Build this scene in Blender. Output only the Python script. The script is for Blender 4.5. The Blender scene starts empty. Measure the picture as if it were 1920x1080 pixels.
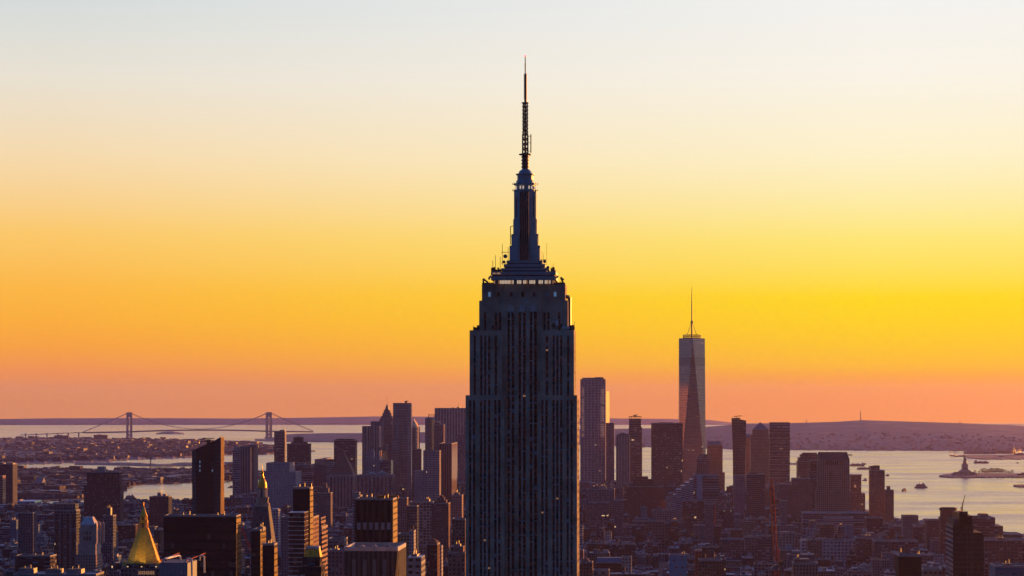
import bpy, math, random
from mathutils import Vector
import numpy as np
SC = bpy.context.scene
COL = SC.collection
R = math.radians

# ------------------------------------------------------------------ camera, sky, sun, exposure
F = 4560.0          # focal length in pixels of the 1920-wide photograph
EYE_Y = 750.0       # pixel row of the eye level
CZ = 260.0          # height of the viewing deck
RE2 = 14.86e6       # twice the earth's radius with refraction
cam_d = bpy.data.cameras.new("camera")
cam = bpy.data.objects.new("camera", cam_d)
COL.objects.link(cam)
cam.location = (0, 0, CZ)
cam.rotation_euler = (R(90), 0, 0)
cam_d.sensor_width = 36.0
cam_d.lens = 36.0 * F / 1920.0
cam_d.shift_y = (EYE_Y - 540.0) / 1920.0
cam_d.clip_start = 1.0
cam_d.clip_end = 120000.0
SC.camera = cam

SUN_AZ, SUN_EL = 46.0, 1.8
GLOW_AZ, GLOW, DUSK = 16.0, 0.62, 0.205
def s2l(c):
    return tuple(((x/255.0)/12.92 if x/255.0 <= .04045 else ((x/255.0+.055)/1.055)**2.4) for x in c)

world = bpy.data.worlds.new("World")
SC.world = world
world.use_nodes = True
wn, wl = world.node_tree.nodes, world.node_tree.links
wn.clear()
def N(nodes, typ, **kw):
    n = nodes.new(typ)
    for k, v in kw.items():
        setattr(n, k, v)
    return n
def build_world():
    out = N(wn, 'ShaderNodeOutputWorld')
    tc = N(wn, 'ShaderNodeTexCoord')
    sep = N(wn, 'ShaderNodeSeparateXYZ')
    wl.new(tc.outputs['Generated'], sep.inputs[0])
    def M(op, a, b=None, c=None, clamp=False):
        m = N(wn, 'ShaderNodeMath', operation=op, use_clamp=clamp)
        for i, x in enumerate((a, b, c)):
            if x is None: continue
            if isinstance(x, (int, float)): m.inputs[i].default_value = x
            else: wl.new(x, m.inputs[i])
        return m.outputs[0]
    X, Y, Z = sep.outputs
    elev = M('MULTIPLY', M('ARCSINE', Z), 180/math.pi)
    t = M('SQRT', M('MAXIMUM', M('DIVIDE', elev, 90.0), 0.0))
    az = M('MULTIPLY', M('ARCTAN2', X, Y), 180/math.pi)
    def ramp(stops):
        r = N(wn, 'ShaderNodeValToRGB')
        cr = r.color_ramp
        cr.interpolation = 'LINEAR'
        while len(cr.elements) < len(stops): cr.elements.new(0.5)
        for e, (el, c) in zip(cr.elements, stops):
            e.position = math.sqrt(max(el, 0)/90.0)
            e.color = (*[q*(1.35 if 12 < el < 20 else 1.0) for q in s2l(c)], 1)
        wl.new(t, r.inputs[0])
        return r.outputs[0]
    def el(y): return math.degrees(math.atan((EYE_Y-y)/F))
    UP = [(15, (255, 208, 202)), (26, (168, 150, 172)), (50, (80, 92, 136)), (90, (52, 74, 118))]
    left = ramp([(0, (240, 153, 78)), (el(735), (244, 157, 80)), (el(700), (250, 152, 74)), (el(650), (254, 166, 54)), (el(600), (255, 178, 52)), (el(540), (255, 186, 66)), (el(440), (253, 202, 106)),
                 (el(300), (247, 219, 173)), (el(150), (233, 226, 211)), (el(0), (212, 219, 220))] + UP)
    right = ramp([(0, (255, 154, 36)), (el(735), (255, 158, 38)), (el(708), (255, 170, 20)), (el(686), (255, 190, 0)), (el(620), (255, 208, 0)), (el(560), (255, 218, 0)), (el(450), (254, 232, 118)),
                 (el(300), (254, 242, 200)), (el(150), (250, 244, 230)), (el(0), (243, 243, 240))] + UP)
    k = M('MULTIPLY_ADD', az, 1/19.0, 0.56, clamp=True)
    mx = N(wn, 'ShaderNodeMix', data_type='RGBA')
    wl.new(k, mx.inputs['Factor']); wl.new(left, mx.inputs['A']); wl.new(right, mx.inputs['B'])
    # the sky in front keeps the sunset, the sides and the back are the plain dusk sky
    ax, ay = math.sin(R(GLOW_AZ)), math.cos(R(GLOW_AZ))
    d = M('ADD', M('MULTIPLY', X, ax), M('MULTIPLY', Y, ay))
    def rng(v, a, b, c, e):
        r = N(wn, 'ShaderNodeMapRange', interpolation_type='SMOOTHSTEP')
        wl.new(v, r.inputs['Value'])
        for k_, q in (('From Min', a), ('From Max', b), ('To Min', c), ('To Max', e)): r.inputs[k_].default_value = q
        return r.outputs[0]
    mask = rng(d, 0.3, 0.88, 0, 1)
    sky = N(wn, 'ShaderNodeTexSky', sky_type='NISHITA', sun_disc=False)
    sky.sun_elevation = R(SUN_EL); sky.sun_rotation = R(SUN_AZ)
    sky.altitude = 260; sky.air_density = 1.3; sky.dust_density = 1.0; sky.ozone_density = 4.0
    tint = N(wn, 'ShaderNodeMix', data_type='RGBA', blend_type='MULTIPLY'); tint.inputs['Factor'].default_value = 1.0
    wl.new(sky.outputs[0], tint.inputs['A']); tint.inputs['B'].default_value = (.25, .68, 1.02, 1)
    dusk = N(wn, 'ShaderNodeBackground')
    wl.new(tint.outputs['Result'], dusk.inputs['Color'])
    wl.new(M('MULTIPLY', M('MULTIPLY', rng(Y, -0.7, 0.3, .4, 1.0), rng(Z, .1, .9, 1.0, 2.6)), DUSK), dusk.inputs['Strength'])
    glow = N(wn, 'ShaderNodeBackground'); glow.inputs['Strength'].default_value = GLOW
    wl.new(mx.outputs['Result'], glow.inputs['Color'])
    ms = N(wn, 'ShaderNodeMixShader')
    wl.new(mask, ms.inputs[0]); wl.new(dusk.outputs[0], ms.inputs[1]); wl.new(glow.outputs[0], ms.inputs[2])
    wl.new(ms.outputs[0], out.inputs['Surface'])
build_world()
sd = bpy.data.lights.new("sun", 'SUN')
sd.energy = 5.0; sd.angle = R(0.5); sd.color = (1.0, 0.355, 0.055)
sun = bpy.data.objects.new("sun", sd); COL.objects.link(sun)
SUN_DIR = Vector((math.sin(R(SUN_AZ))*math.cos(R(SUN_EL)), math.cos(R(SUN_AZ))*math.cos(R(SUN_EL)), math.sin(R(SUN_EL))))
sun.rotation_euler = (-SUN_DIR).to_track_quat('-Z', 'Y').to_euler()
sun.location = (3000, 3000, 3000)
SC.view_settings.view_transform = 'Standard'
SC.view_settings.look = 'None'
SC.view_settings.exposure = 0.7
SC.view_settings.gamma = 1.0
SC.view_settings.use_curve_mapping = False
SC.render.engine = 'CYCLES'
SC.cycles.max_bounces = 5
SC.cycles.diffuse_bounces = 2
SC.cycles.glossy_bounces = 3
SC.cycles.volume_bounces = 0
SC.cycles.sample_clamp_indirect = 4.0

# ------------------------------------------------------------------ places
def gz(x, y): return -(x*x+y*y)/RE2
def X(px, D): return (px-960.0)/F*D
def Zp(py, D): return CZ-(py-EYE_Y)/F*D
def shoreD(py):
    """distance at which the curved sea level shows at this row"""
    s = (py-EYE_Y)/F
    return (s-math.sqrt(max(s*s-4*CZ/RE2, 0)))*RE2/2
GR = 3.5            # the avenues run 3.5 degrees to the right of the view
def lerp_tab(tab, x):
    if x <= tab[0][0]: return tab[0][1]
    for (a, b), (c, d) in zip(tab, tab[1:]):
        if x <= c: return b+(d-b)*(x-a)/(c-a)
    return tab[-1][1]

# ------------------------------------------------------------------ materials
MATS, FAC = {}, {}
def mat_new(name):
    m = bpy.data.materials.new(name); m.use_nodes = True
    MATS[name] = m
    nt = m.node_tree
    b = nt.nodes['Principled BSDF']
    return m, nt.nodes, nt.links, b
def plain(name, col, rough=.7, metal=0, var=.25, scale=.15, emit=0, ecol=None, spec=.5):
    m, n, l, b = mat_new(name)
    g = N(n, 'ShaderNodeNewGeometry')
    ns = N(n, 'ShaderNodeTexNoise'); ns.inputs['Scale'].default_value = scale; ns.inputs['Detail'].default_value = 4
    l.new(g.outputs['Position'], ns.inputs['Vector'])
    mp = N(n, 'ShaderNodeMapRange'); mp.inputs['From Min'].default_value = .3; mp.inputs['From Max'].default_value = .7
    mp.inputs['To Min'].default_value = 1-var; mp.inputs['To Max'].default_value = 1+var
    l.new(ns.outputs['Fac'], mp.inputs['Value'])
    vm = N(n, 'ShaderNodeVectorMath', operation='SCALE'); vm.inputs[0].default_value = col
    l.new(mp.outputs[0], vm.inputs['Scale'])
    l.new(vm.outputs[0], b.inputs['Base Color'])
    b.inputs['Roughness'].default_value = rough; b.inputs['Metallic'].default_value = metal
    b.inputs['Specular IOR Level'].default_value = spec
    if emit:
        b.inputs['Emission Color'].default_value = (*(ecol or col), 1); b.inputs['Emission Strength'].default_value = emit
    return m
def facade(name, bay, floor, ww, wh, glass=(.02, .025, .035), grough=.12, lit=.004, blind=.2, blindcol=(.35, .36, .38), wrough=.8, gmetal=0.0, litstr=.6, wmetal=0.0, tint=None):
    """wall with rows of windows; the wall colour is the 'wall' colour attribute"""
    FAC[name] = (bay, floor)
    m, n, l, b = mat_new(name)
    def Mx(op, a, c=None, d=None, clamp=False):
        q = N(n, 'ShaderNodeMath', operation=op, use_clamp=clamp)
        for i, x in enumerate((a, c, d)):
            if x is None: continue
            if isinstance(x, (int, float)): q.inputs[i].default_value = x
            else: l.new(x, q.inputs[i])
        return q.outputs[0]
    uv = N(n, 'ShaderNodeUVMap', uv_map='UVMap')
    sp = N(n, 'ShaderNodeSeparateXYZ'); l.new(uv.outputs[0], sp.inputs[0])
    u = Mx('DIVIDE', sp.outputs[0], bay); v = Mx('DIVIDE', sp.outputs[1], floor)
    fu, fv = Mx('FRACT', u), Mx('FRACT', v)
    mu = Mx('LESS_THAN', Mx('ABSOLUTE', Mx('SUBTRACT', fu, .5)), ww/2)
    mv = Mx('LESS_THAN', Mx('ABSOLUTE', Mx('SUBTRACT', fv, .5)), wh/2)
    mask = Mx('MULTIPLY', mu, mv)
    cb = N(n, 'ShaderNodeCombineXYZ'); l.new(Mx('FLOOR', u), cb.inputs[0]); l.new(Mx('FLOOR', v), cb.inputs[1])
    oi = N(n, 'ShaderNodeObjectInfo'); l.new(oi.outputs['Random'], cb.inputs[2])
    wnz = N(n, 'ShaderNodeTexWhiteNoise', noise_dimensions='3D'); l.new(cb.outputs[0], wnz.inputs['Vector'])
    r = wnz.outputs['Value']
    sc = N(n, 'ShaderNodeSeparateColor'); l.new(wnz.outputs['Color'], sc.inputs[0])
    isblind = Mx('MULTIPLY', Mx('LESS_THAN', r, blind), Mx('GREATER_THAN', fv, Mx('MULTIPLY_ADD', sc.outputs[1], .5, .25)))
    gcol = N(n, 'ShaderNodeMix', data_type='RGBA')
    l.new(isblind, gcol.inputs['Factor']); gcol.inputs['A'].default_value = (*glass, 1); gcol.inputs['B'].default_value = (*blindcol, 1)
    at = N(n, 'ShaderNodeAttribute', attribute_name='wall')
    g = N(n, 'ShaderNodeNewGeometry')
    ns = N(n, 'ShaderNodeTexNoise'); ns.inputs['Scale'].default_value = .06; ns.inputs['Detail'].default_value = 5
    l.new(g.outputs['Position'], ns.inputs['Vector'])
    vm = N(n, 'ShaderNodeVectorMath', operation='SCALE')
    l.new(at.outputs['Color'], vm.inputs[0]); l.new(Mx('MULTIPLY_ADD', ns.outputs['Fac'], .7, .65), vm.inputs['Scale'])
    mx = N(n, 'ShaderNodeMix', data_type='RGBA')
    l.new(mask, mx.inputs['Factor']); l.new(vm.outputs[0], mx.inputs['A']); l.new(gcol.outputs['Result'], mx.inputs['B'])
    l.new(mx.outputs['Result'], b.inputs['Base Color'])
    l.new(Mx('MULTIPLY_ADD', mask, .3, .08), b.inputs['Specular IOR Level'])
    if tint: b.inputs['Specular Tint'].default_value = (*tint, 1)
    l.new(Mx('MULTIPLY_ADD', mask, grough-wrough, wrough), b.inputs['Roughness'])
    l.new(Mx('MULTIPLY_ADD', mask, gmetal-wmetal, wmetal), b.inputs['Metallic'])
    if lit:
        l.new(Mx('MULTIPLY', mask, Mx('MULTIPLY', Mx('GREATER_THAN', sc.outputs[2], 1-lit), Mx('MULTIPLY', Mx('POWER', sc.outputs[0], 2.0), litstr))), b.inputs['Emission Strength'])
        b.inputs['Emission Color'].default_value = (1, .62, .3, 1)
    return m
facade('punched', 3.2, 3.6, .42, .5)
facade('punched_wide', 4.4, 3.9, .6, .52)
facade('loft', 4.8, 4.3, .7, .62, blind=.3)
facade('ribbon', 6.0, 3.9, .97, .5, blind=.25)
facade('ribbon_thin', 40.0, 3.8, .985, .42, blind=.2, lit=0)
facade('glass', 1.9, 3.9, .92, .84, glass=(.05, .06, .075), grough=.08, gmetal=.25, blind=.1, wrough=.4)
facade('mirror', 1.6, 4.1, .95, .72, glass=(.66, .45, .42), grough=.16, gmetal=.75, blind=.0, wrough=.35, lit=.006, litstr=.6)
facade('darkglass', 1.7, 3.9, .9, .8, glass=(.008, .008, .009), grough=.45, blind=.03, blindcol=(.12, .05, .03), wrough=.45, tint=(1, .36, .07), lit=.0008)
facade('stripes', 3.4, 400.0, .5, .999, glass=(.02, .022, .03), blind=0, lit=0)
facade('grid', 2.6, 3.5, .55, .55, blind=.12)
facade('bars', 2.4, 3.8, .6, .72, blind=.3)
facade('bandglass', 3.0, 50.0, .94, 1.0, glass=(.02, .022, .028), grough=.5, wrough=.5, tint=(1, .5, .14), blind=.12, blindcol=(.14, .1, .09), lit=.003, litstr=.3)
facade('stripglass', 9.0, 3.7, 1.0, .6, glass=(.012, .013, .016), blind=.25, blindcol=(.16, .17, .2), wrough=.5)
plain('roof_dark', (.05, .05, .055), .9)
plain('roof_grey', (.17, .18, .19), .85)
plain('roof_silver', (.62, .64, .66), .6)
plain('roof_sky_tint', (.3, .44, .54), .7)  # silver roof with the sky's blue reflection put into its colour
plain('twigs', (.014, .012, .011), 1.0, spec=0)
plain('dim_band', (.07, .075, .085), .7, spec=.1)
plain('steel', (.2, .2, .22), .45, .6)
plain('black_metal', (.035, .035, .04), .5, .3)
plain('pale_metal', (.55, .56, .58), .35, .6)
plain('wood', (.11, .07, .045), .9)
plain('gold', (.9, .44, .03), .55, .2, var=.4, scale=.9)
plain('goldleaf', (1.0, .5, .03), .4, .4, var=.1, scale=.5)
plain('limestone', (.47, .38, .29), .9, var=.4, scale=.09, spec=.06)
plain('limestone_pale', (.6, .56, .53), .8, spec=.1)
plain('concrete', (.34, .33, .32), .85)
plain('white_paint', (.72, .72, .72), .5)
plain('blue_paint', (.12, .2, .3), .5)
plain('red_paint', (.42, .05, .02), .45)
plain('orange_paint', (.95, .22, .03), .5)
plain('asphalt', (.045, .045, .05), .9)
plain('foliage', (.035, .034, .028), .95, var=.5, scale=.4, spec=.05)
plain('bark', (.06, .05, .04), .9)
plain('bronze', (.13, .2, .17), .6)
plain('copper_green', (.2, .34, .32), .6)
plain('glass_black', (.012, .013, .016), .1, spec=.6)
plain('blind_blue', (.34, .4, .48), .4)
plain('blind_red', (.13, .05, .045), .5)
plain('spandrel', (.03, .03, .034), .35, .5)
plain('lamp_warm', (1, .6, .28), .5, emit=.6, ecol=(1, .6, .3))
plain('lamp_white', (.6, .5, .42), .5, emit=.32, ecol=(1, .74, .55), var=.4, scale=.6)
plain('lamp_red', (1, .1, .1), .5, emit=2.0, ecol=(1, .08, .06))
plain('window_dusk', (.5, .3, .18), .5, emit=.16, ecol=(1, .5, .25))
plain('slate_blue', (.1, .14, .19), .5)
plain('brick_red', (.2, .075, .05), .9)
plain('hull', (.1, .1, .11), .6)

plain('old_stone', (.13, .125, .12), .85, var=.3, scale=.3)
plain('mast_stone', (.2, .36, .42), .45, .25, var=.15, scale=.2)
plain('window_blue', (.3, .5, .75), .4, emit=.12, ecol=(.28, .5, .85))
facade('plantglass', 2.0, 60.0, .7, 1.0, glass=(.24, .23, .23), grough=.2, gmetal=.75, wmetal=.75, wrough=.2, blind=0, lit=0)
MATS['plant_band'] = MATS['plantglass']; FAC['plant_band'] = FAC['plantglass']
plain('limestone_warm', (.48, .37, .33), .8)
facade('sun_tint_flank', 2.4, 4.2, .96, .78, glass=(.05, .022, .01), grough=.42, wrough=.8, blind=0, lit=0, tint=(1, .5, .12))  # sunset orange put into the glass colour and its sheen
facade('darkmatte', 1.7, 3.9, .9, .8, glass=(.01, .01, .012), grough=.9, wrough=.95, blind=.02, blindcol=(.08, .02, .015), lit=0)
facade('darkglass3', 1.7, 3.9, .92, .86, glass=(.018, .023, .03), grough=.2, gmetal=.2, blind=.03, blindcol=(.1, .03, .02), wrough=.4, lit=.0)
facade('darkglass2', 1.7, 3.9, .92, .86, glass=(.05, .065, .08), grough=.12, gmetal=.25, blind=.03, blindcol=(.12, .05, .03), wrough=.35, lit=.0)
plain('copper_trim', (.4, .17, .08), .5)
facade('panelwall', 2.6, 400, .95, .998, glass=(.17, .24, .32), grough=.6, blind=0, lit=0)
plain('louver', (.3, .33, .37), .5)
facade('stripe_wall', 3.0, 400, .5, .999, glass=(.045, .045, .05), blind=0, lit=0)
plain('slate_grey', (.13, .15, .17), .6)
plain('roof_red', (.24, .11, .08), .8)
facade('rippled', 2.2, 3.4, .5, .5, glass=(.03, .03, .04), wrough=.4, blind=.1)
plain('sun_tint_orange', (.85, .5, .22), .6)  # orange sunlight put into the base colour
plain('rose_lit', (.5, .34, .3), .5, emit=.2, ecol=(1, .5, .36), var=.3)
plain('blue_panel', (.36, .44, .5), .6)
facade('darkribbon', 3, 3.7, .9, .55, glass=(.03, .025, .028), blind=.04)
plain('roof_brown', (.07, .05, .045), .8)
facade('gridglass', 1.8, 3.9, .9, .86, glass=(.008, .008, .009), grough=.4, blind=.1, blindcol=(.09, .02, .015), wrough=.4, lit=0)
facade('bandflank', 40, 3.9, .99, .62, glass=(.04, .045, .06), blind=0, lit=0, wrough=.5)
plain('bridge_steel', (.45, .42, .43), .6, .2)
plain('foam', (.3, .27, .27), .7)
plain('blue_line', (.05, .4, .75), .5)
for nm, a in (('ribside', dict(bay=2.6, floor=3.9, ww=.8, wh=.5, blind=.16, blindcol=(.6, .4, .35))), ('colwall', dict(bay=5.2, floor=3.8, ww=.6, wh=.7)), ('sqgrid', dict(bay=3.9, floor=3.9, ww=.5, wh=.5, blind=.05)),
              ('bigloft', dict(bay=5.6, floor=5.2, ww=.66, wh=.55, blind=.15)), ('blankwall', dict(bay=9, floor=9, ww=.12, wh=.12)), ('redglass', dict(bay=2.6, floor=8.2, ww=.94, wh=.8, glass=(.06, .03, .028), blind=.12, blindcol=(.2, .13, .12))),
              ('blueglass', dict(bay=2.2, floor=3.8, ww=.9, wh=.86, glass=(.03, .33, .55), grough=.4, blind=.12, blindcol=(.01, .02, .03), wrough=.5)), ('sky_tint_pane', dict(bay=2, floor=4, ww=.97, wh=.97, glass=(.62, .36, .1), grough=.6, blind=0, lit=0))):  # last entry: reflected sky put into a matte pane colour
    facade(nm, **a)

def ground_mats():
    m, n, l, b = mat_new('land')
    g = N(n, 'ShaderNodeNewGeometry')
    v = N(n, 'ShaderNodeTexVoronoi'); v.inputs['Scale'].default_value = .016
    l.new(g.outputs['Position'], v.inputs['Vector'])
    cr = N(n, 'ShaderNodeValToRGB')
    for e, c in zip(cr.color_ramp.elements, ((.035, .035, .04, 1), (.11, .1, .1, 1))): e.color = c
    sx = N(n, 'ShaderNodeSeparateColor'); l.new(v.outputs['Color'], sx.inputs[0])
    l.new(sx.outputs[0], cr.inputs[0]); l.new(cr.outputs[0], b.inputs['Base Color'])
    b.inputs['Roughness'].default_value = .9
    m, n, l, b = mat_new('wooded')
    g = N(n, 'ShaderNodeNewGeometry')
    v = N(n, 'ShaderNodeTexVoronoi'); v.inputs['Scale'].default_value = .012
    l.new(g.outputs['Position'], v.inputs['Vector'])
    ns = N(n, 'ShaderNodeTexNoise'); ns.inputs['Scale'].default_value = .0016; ns.inputs['Detail'].default_value = 6
    l.new(g.outputs['Position'], ns.inputs['Vector'])
    sx = N(n, 'ShaderNodeSeparateColor'); l.new(v.outputs['Color'], sx.inputs[0])
    mu = N(n, 'ShaderNodeMath', operation='MULTIPLY'); l.new(sx.outputs[0], mu.inputs[0]); l.new(ns.outputs['Fac'], mu.inputs[1])
    cr = N(n, 'ShaderNodeValToRGB')
    cr.color_ramp.elements[0].color = (.2, .16, .16, 1); cr.color_ramp.elements[0].position = .25
    cr.color_ramp.elements[1].color = (.34, .28, .28, 1); cr.color_ramp.elements[1].position = .7
    l.new(mu.outputs[0], cr.inputs[0]); l.new(cr.outputs[0], b.inputs['Base Color'])
    b.inputs['Roughness'].default_value = .95
    m, n, l, b = mat_new('water')
    b.inputs['Base Color'].default_value = (.02, .03, .04, 1)
    b.inputs['Roughness'].default_value = .2
    b.inputs['IOR'].default_value = 2.0
    g = N(n, 'ShaderNodeNewGeometry')
    mp = N(n, 'ShaderNodeMapping'); mp.inputs['Scale'].default_value = (1, .35, 1); l.new(g.outputs['Position'], mp.inputs['Vector'])
    n1 = N(n, 'ShaderNodeTexNoise'); n1.inputs['Scale'].default_value = .05; n1.inputs['Detail'].default_value = 6; n1.inputs['Roughness'].default_value = .6
    l.new(mp.outputs[0], n1.inputs['Vector'])
    n2 = N(n, 'ShaderNodeTexNoise'); n2.inputs['Scale'].default_value = .0055; n2.inputs['Detail'].default_value = 7; n2.inputs['Roughness'].default_value = .65
    mp2 = N(n, 'ShaderNodeMapping'); mp2.inputs['Scale'].default_value = (.3, .6, 1); mp2.inputs['Rotation'].default_value = (0, 0, R(14)); l.new(g.outputs['Position'], mp2.inputs['Vector'])
    l.new(mp2.outputs[0], n2.inputs['Vector'])
    mp3 = N(n, 'ShaderNodeMapping'); mp3.inputs['Scale'].default_value = (1, .22, 1); mp3.inputs['Rotation'].default_value = (0, 0, R(-9)); l.new(g.outputs['Position'], mp3.inputs['Vector'])
    n3 = N(n, 'ShaderNodeTexNoise'); n3.inputs['Scale'].default_value = .03; n3.inputs['Detail'].default_value = 5; n3.inputs['Roughness'].default_value = .65
    l.new(mp3.outputs[0], n3.inputs['Vector'])
    bp3 = N(n, 'ShaderNodeBump'); bp3.inputs['Distance'].default_value = 5.0; bp3.inputs['Strength'].default_value = .8; l.new(n3.outputs['Fac'], bp3.inputs['Height'])
    bp = N(n, 'ShaderNodeBump'); bp.inputs['Distance'].default_value = 6.0; l.new(bp3.outputs[0], bp.inputs['Normal'])
    mr = N(n, 'ShaderNodeMapRange'); mr.inputs['From Min'].default_value = .35; mr.inputs['From Max'].default_value = .65
    mr.inputs['To Min'].default_value = .25; mr.inputs['To Max'].default_value = 1.0
    l.new(n2.outputs['Fac'], mr.inputs['Value']); l.new(mr.outputs[0], bp.inputs['Strength'])
    rr = N(n, 'ShaderNodeMapRange'); rr.inputs['From Min'].default_value = .38; rr.inputs['From Max'].default_value = .62; rr.inputs['To Min'].default_value = .11; rr.inputs['To Max'].default_value = .3
    l.new(n2.outputs['Fac'], rr.inputs['Value']); l.new(rr.outputs[0], b.inputs['Roughness'])
    l.new(n1.outputs['Fac'], bp.inputs['Height']); l.new(bp.outputs[0], b.inputs['Normal'])
ground_mats()

# ------------------------------------------------------------------ mesh building
class MB:
    def __init__(s, wall='punched', roof='roof_grey', col=(.3, .3, .3)):
        s.v, s.f, s.uv, s.mi, s.col = [], [], [], [], []
        s.wall, s.roof, s.c = wall, roof, col
        s.slots = []
    def slot(s, m):
        if m not in s.slots: s.slots.append(m)
        return s.slots.index(m)
    def face(s, pts, m, col=None):
        a = [Vector(p) for p in pts]
        b = len(s.v); s.v += [tuple(p) for p in a]
        s.f.append(tuple(range(b, b+len(a))))
        s.mi.append(s.slot(m)); s.col.append(col or s.c)
        n = Vector((0, 0, 0))
        for i in range(len(a)):
            p, q = a[i], a[(i+1) % len(a)]
            n += Vector(((p.y-q.y)*(p.z+q.z), (p.z-q.z)*(p.x+q.x), (p.x-q.x)*(p.y+q.y)))
        if n.length > 1e-9: n.normalize()
        if abs(n.z) < .8:
            t = Vector((-n.y, n.x, 0)).normalized()
            us = [p.dot(t) for p in a]; zs = [p.z for p in a]
            u0, w, z1 = min(us), max(us)-min(us), max(zs)
            k = 1.0
            if m in FAC:
                bay = FAC[m][0]; cnt = max(1, round(w/bay)); k = cnt*bay/max(w, 1e-3)
                if bay >= 30: k = bay/max(w, 1e-3)
            s.uv.append([((u-u0)*k, z-z1) for u, z in zip(us, zs)])
        else:
            s.uv.append([(p.x, p.y) for p in a])
    def loft(s, A, z0, B, z1, m=None, top=None, bottom=False):
        n = len(A)
        for i in range(n):
            j = (i+1) % n
            s.face([(*A[i], z0), (*A[j], z0), (*B[j], z1), (*B[i], z1)], m or s.wall)
        if top is not False: s.face([(*p, z1) for p in B], top or s.roof)
        if bottom: s.face([(*p, z0) for p in reversed(A)], top or s.roof)
    def prism(s, P, z0, z1, m=None, top=None, bottom=False): s.loft(P, z0, P, z1, m, top, bottom)
    def box(s, x0, x1, y0, y1, z0, z1, m=None, top=None, bottom=False):
        s.prism([(x0, y0), (x1, y0), (x1, y1), (x0, y1)], z0, z1, m, top or (m if m and m not in FAC else None), bottom)
    def cone(s, A, z0, apex, m):
        for i in range(len(A)):
            s.face([(*A[i], z0), (*A[(i+1) % len(A)], z0), apex], m)
    def lathe(s, prof, m, n=12, cx=0, cy=0, ph=0.0):
        rings = [[(cx+r*math.cos(ph+2*math.pi*i/n), cy+r*math.sin(ph+2*math.pi*i/n)) for i in range(n)] for r, z in prof]
        for (a, za), (b, zb) in zip(zip(rings, [p[1] for p in prof]), list(zip(rings, [p[1] for p in prof]))[1:]):
            s.loft(a, za, b, zb, m, top=False)
        s.face([(*p, prof[-1][1]) for p in rings[-1]], m)
    def tube(s, p, q, r, m, n=5, r2=None):
        p, q = Vector(p), Vector(q); d = (q-p)
        if d.length < 1e-6: return
        d.normalize()
        a = d.cross(Vector((0, 0, 1)) if abs(d.z) < .9 else Vector((1, 0, 0))).normalized(); b = d.cross(a)
        r2 = r if r2 is None else r2
        A = [p+(a*math.cos(2*math.pi*i/n)+b*math.sin(2*math.pi*i/n))*r for i in range(n)]
        B = [q+(a*math.cos(2*math.pi*i/n)+b*math.sin(2*math.pi*i/n))*r2 for i in range(n)]
        for i in range(n):
            j = (i+1) % n
            s.face([A[j], A[i], B[i], B[j]], m)
        s.face(A, m); s.face(list(reversed(B)), m)
    def lattice(s, x0, x1, y0, y1, z0, z1, step, r, m, x2=None):
        """four legs with rungs and diagonals; x2 = (x0,x1,y0,y1) at the top for a taper"""
        t = x2 or (x0, x1, y0, y1)
        def at(f): return (x0+(t[0]-x0)*f, x1+(t[1]-x1)*f, y0+(t[2]-y0)*f, y1+(t[3]-y1)*f)
        n = max(1, round((z1-z0)/step))
        for i in range(n):
            za, zb = z0+(z1-z0)*i/n, z0+(z1-z0)*(i+1)/n
            a, b = at(i/n), at((i+1)/n)
            ca = [(a[0], a[2]), (a[1], a[2]), (a[1], a[3]), (a[0], a[3])]; cb = [(b[0], b[2]), (b[1], b[2]), (b[1], b[3]), (b[0], b[3])]
            for k in range(4):
                j = (k+1) % 4
                s.tube((*ca[k], za), (*cb[k], zb), r, m, 4)
                s.tube((*ca[k], za), (*ca[j], za), r*.7, m, 4)
                if i % 2: s.tube((*ca[k], za), (*cb[j], zb), r*.7, m, 4)
                else: s.tube((*ca[j], za), (*cb[k], zb), r*.7, m, 4)
    def build(s, name, parent=None, loc=None, rz=0.0, smooth=False):
        me = bpy.data.meshes.new(name)
        me.from_pydata(s.v, [], s.f)
        for k in s.slots: me.materials.append(MATS[k])
        me.polygons.foreach_set('material_index', s.mi)
        u = me.uv_layers.new(name='UVMap')
        u.data.foreach_set('uv', [c for fc in s.uv for p in fc for c in p])
        ca = me.color_attributes.new('wall', 'FLOAT_COLOR', 'CORNER')
        ca.data.foreach_set('color', [c for fc, cl in zip(s.f, s.col) for _ in fc for c in (*cl, 1.0)])
        if smooth: me.polygons.foreach_set('use_smooth', [True]*len(s.f))
        me.update()
        o = bpy.data.objects.new(name, me); COL.objects.link(o)
        if parent: o.parent = parent
        if loc: o.location = loc
        o.rotation_euler.z = rz
        return o
def tag(o, label=None, cat=None, group=None, kind=None):
    if label: o['label'] = label
    if cat: o['category'] = cat
    if group: o['group'] = group
    if kind: o['kind'] = kind
    return o
def empty(name, loc, rz=0.0):
    o = bpy.data.objects.new(name, None); COL.objects.link(o)
    o.empty_display_size = 5
    o.location = loc; o.rotation_euler.z = rz
    return o

# ------------------------------------------------------------------ water, land, hills
def sheet(name, xs, ys, zf, mat):
    v = [(x, y, zf(x, y)) for y in ys for x in xs]
    n = len(xs)
    f = [(j*n+i, j*n+i+1, (j+1)*n+i+1, (j+1)*n+i) for j in range(len(ys)-1) for i in range(n-1)]
    me = bpy.data.meshes.new(name); me.from_pydata(v, [], f); me.materials.append(MATS[mat])
    me.polygons.foreach_set('use_smooth', [True]*len(f))
    o = bpy.data.objects.new(name, me); COL.objects.link(o); tag(o, kind='structure')
    return o
sheet('water', np.linspace(-15500, 15500, 90), np.linspace(-1500, 37000, 110), gz, 'water')
def hnoise(x, y, s):
    return (math.sin(x/s+1.3*math.sin(y/s*.7))+math.sin(y/s*1.3+2.1*math.cos(x/s*.5))+.5*math.sin(x/s*3.1+y/s*2.3)+.35*math.sin(x/s*7.3-y/s*5.1))/2.85
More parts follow.
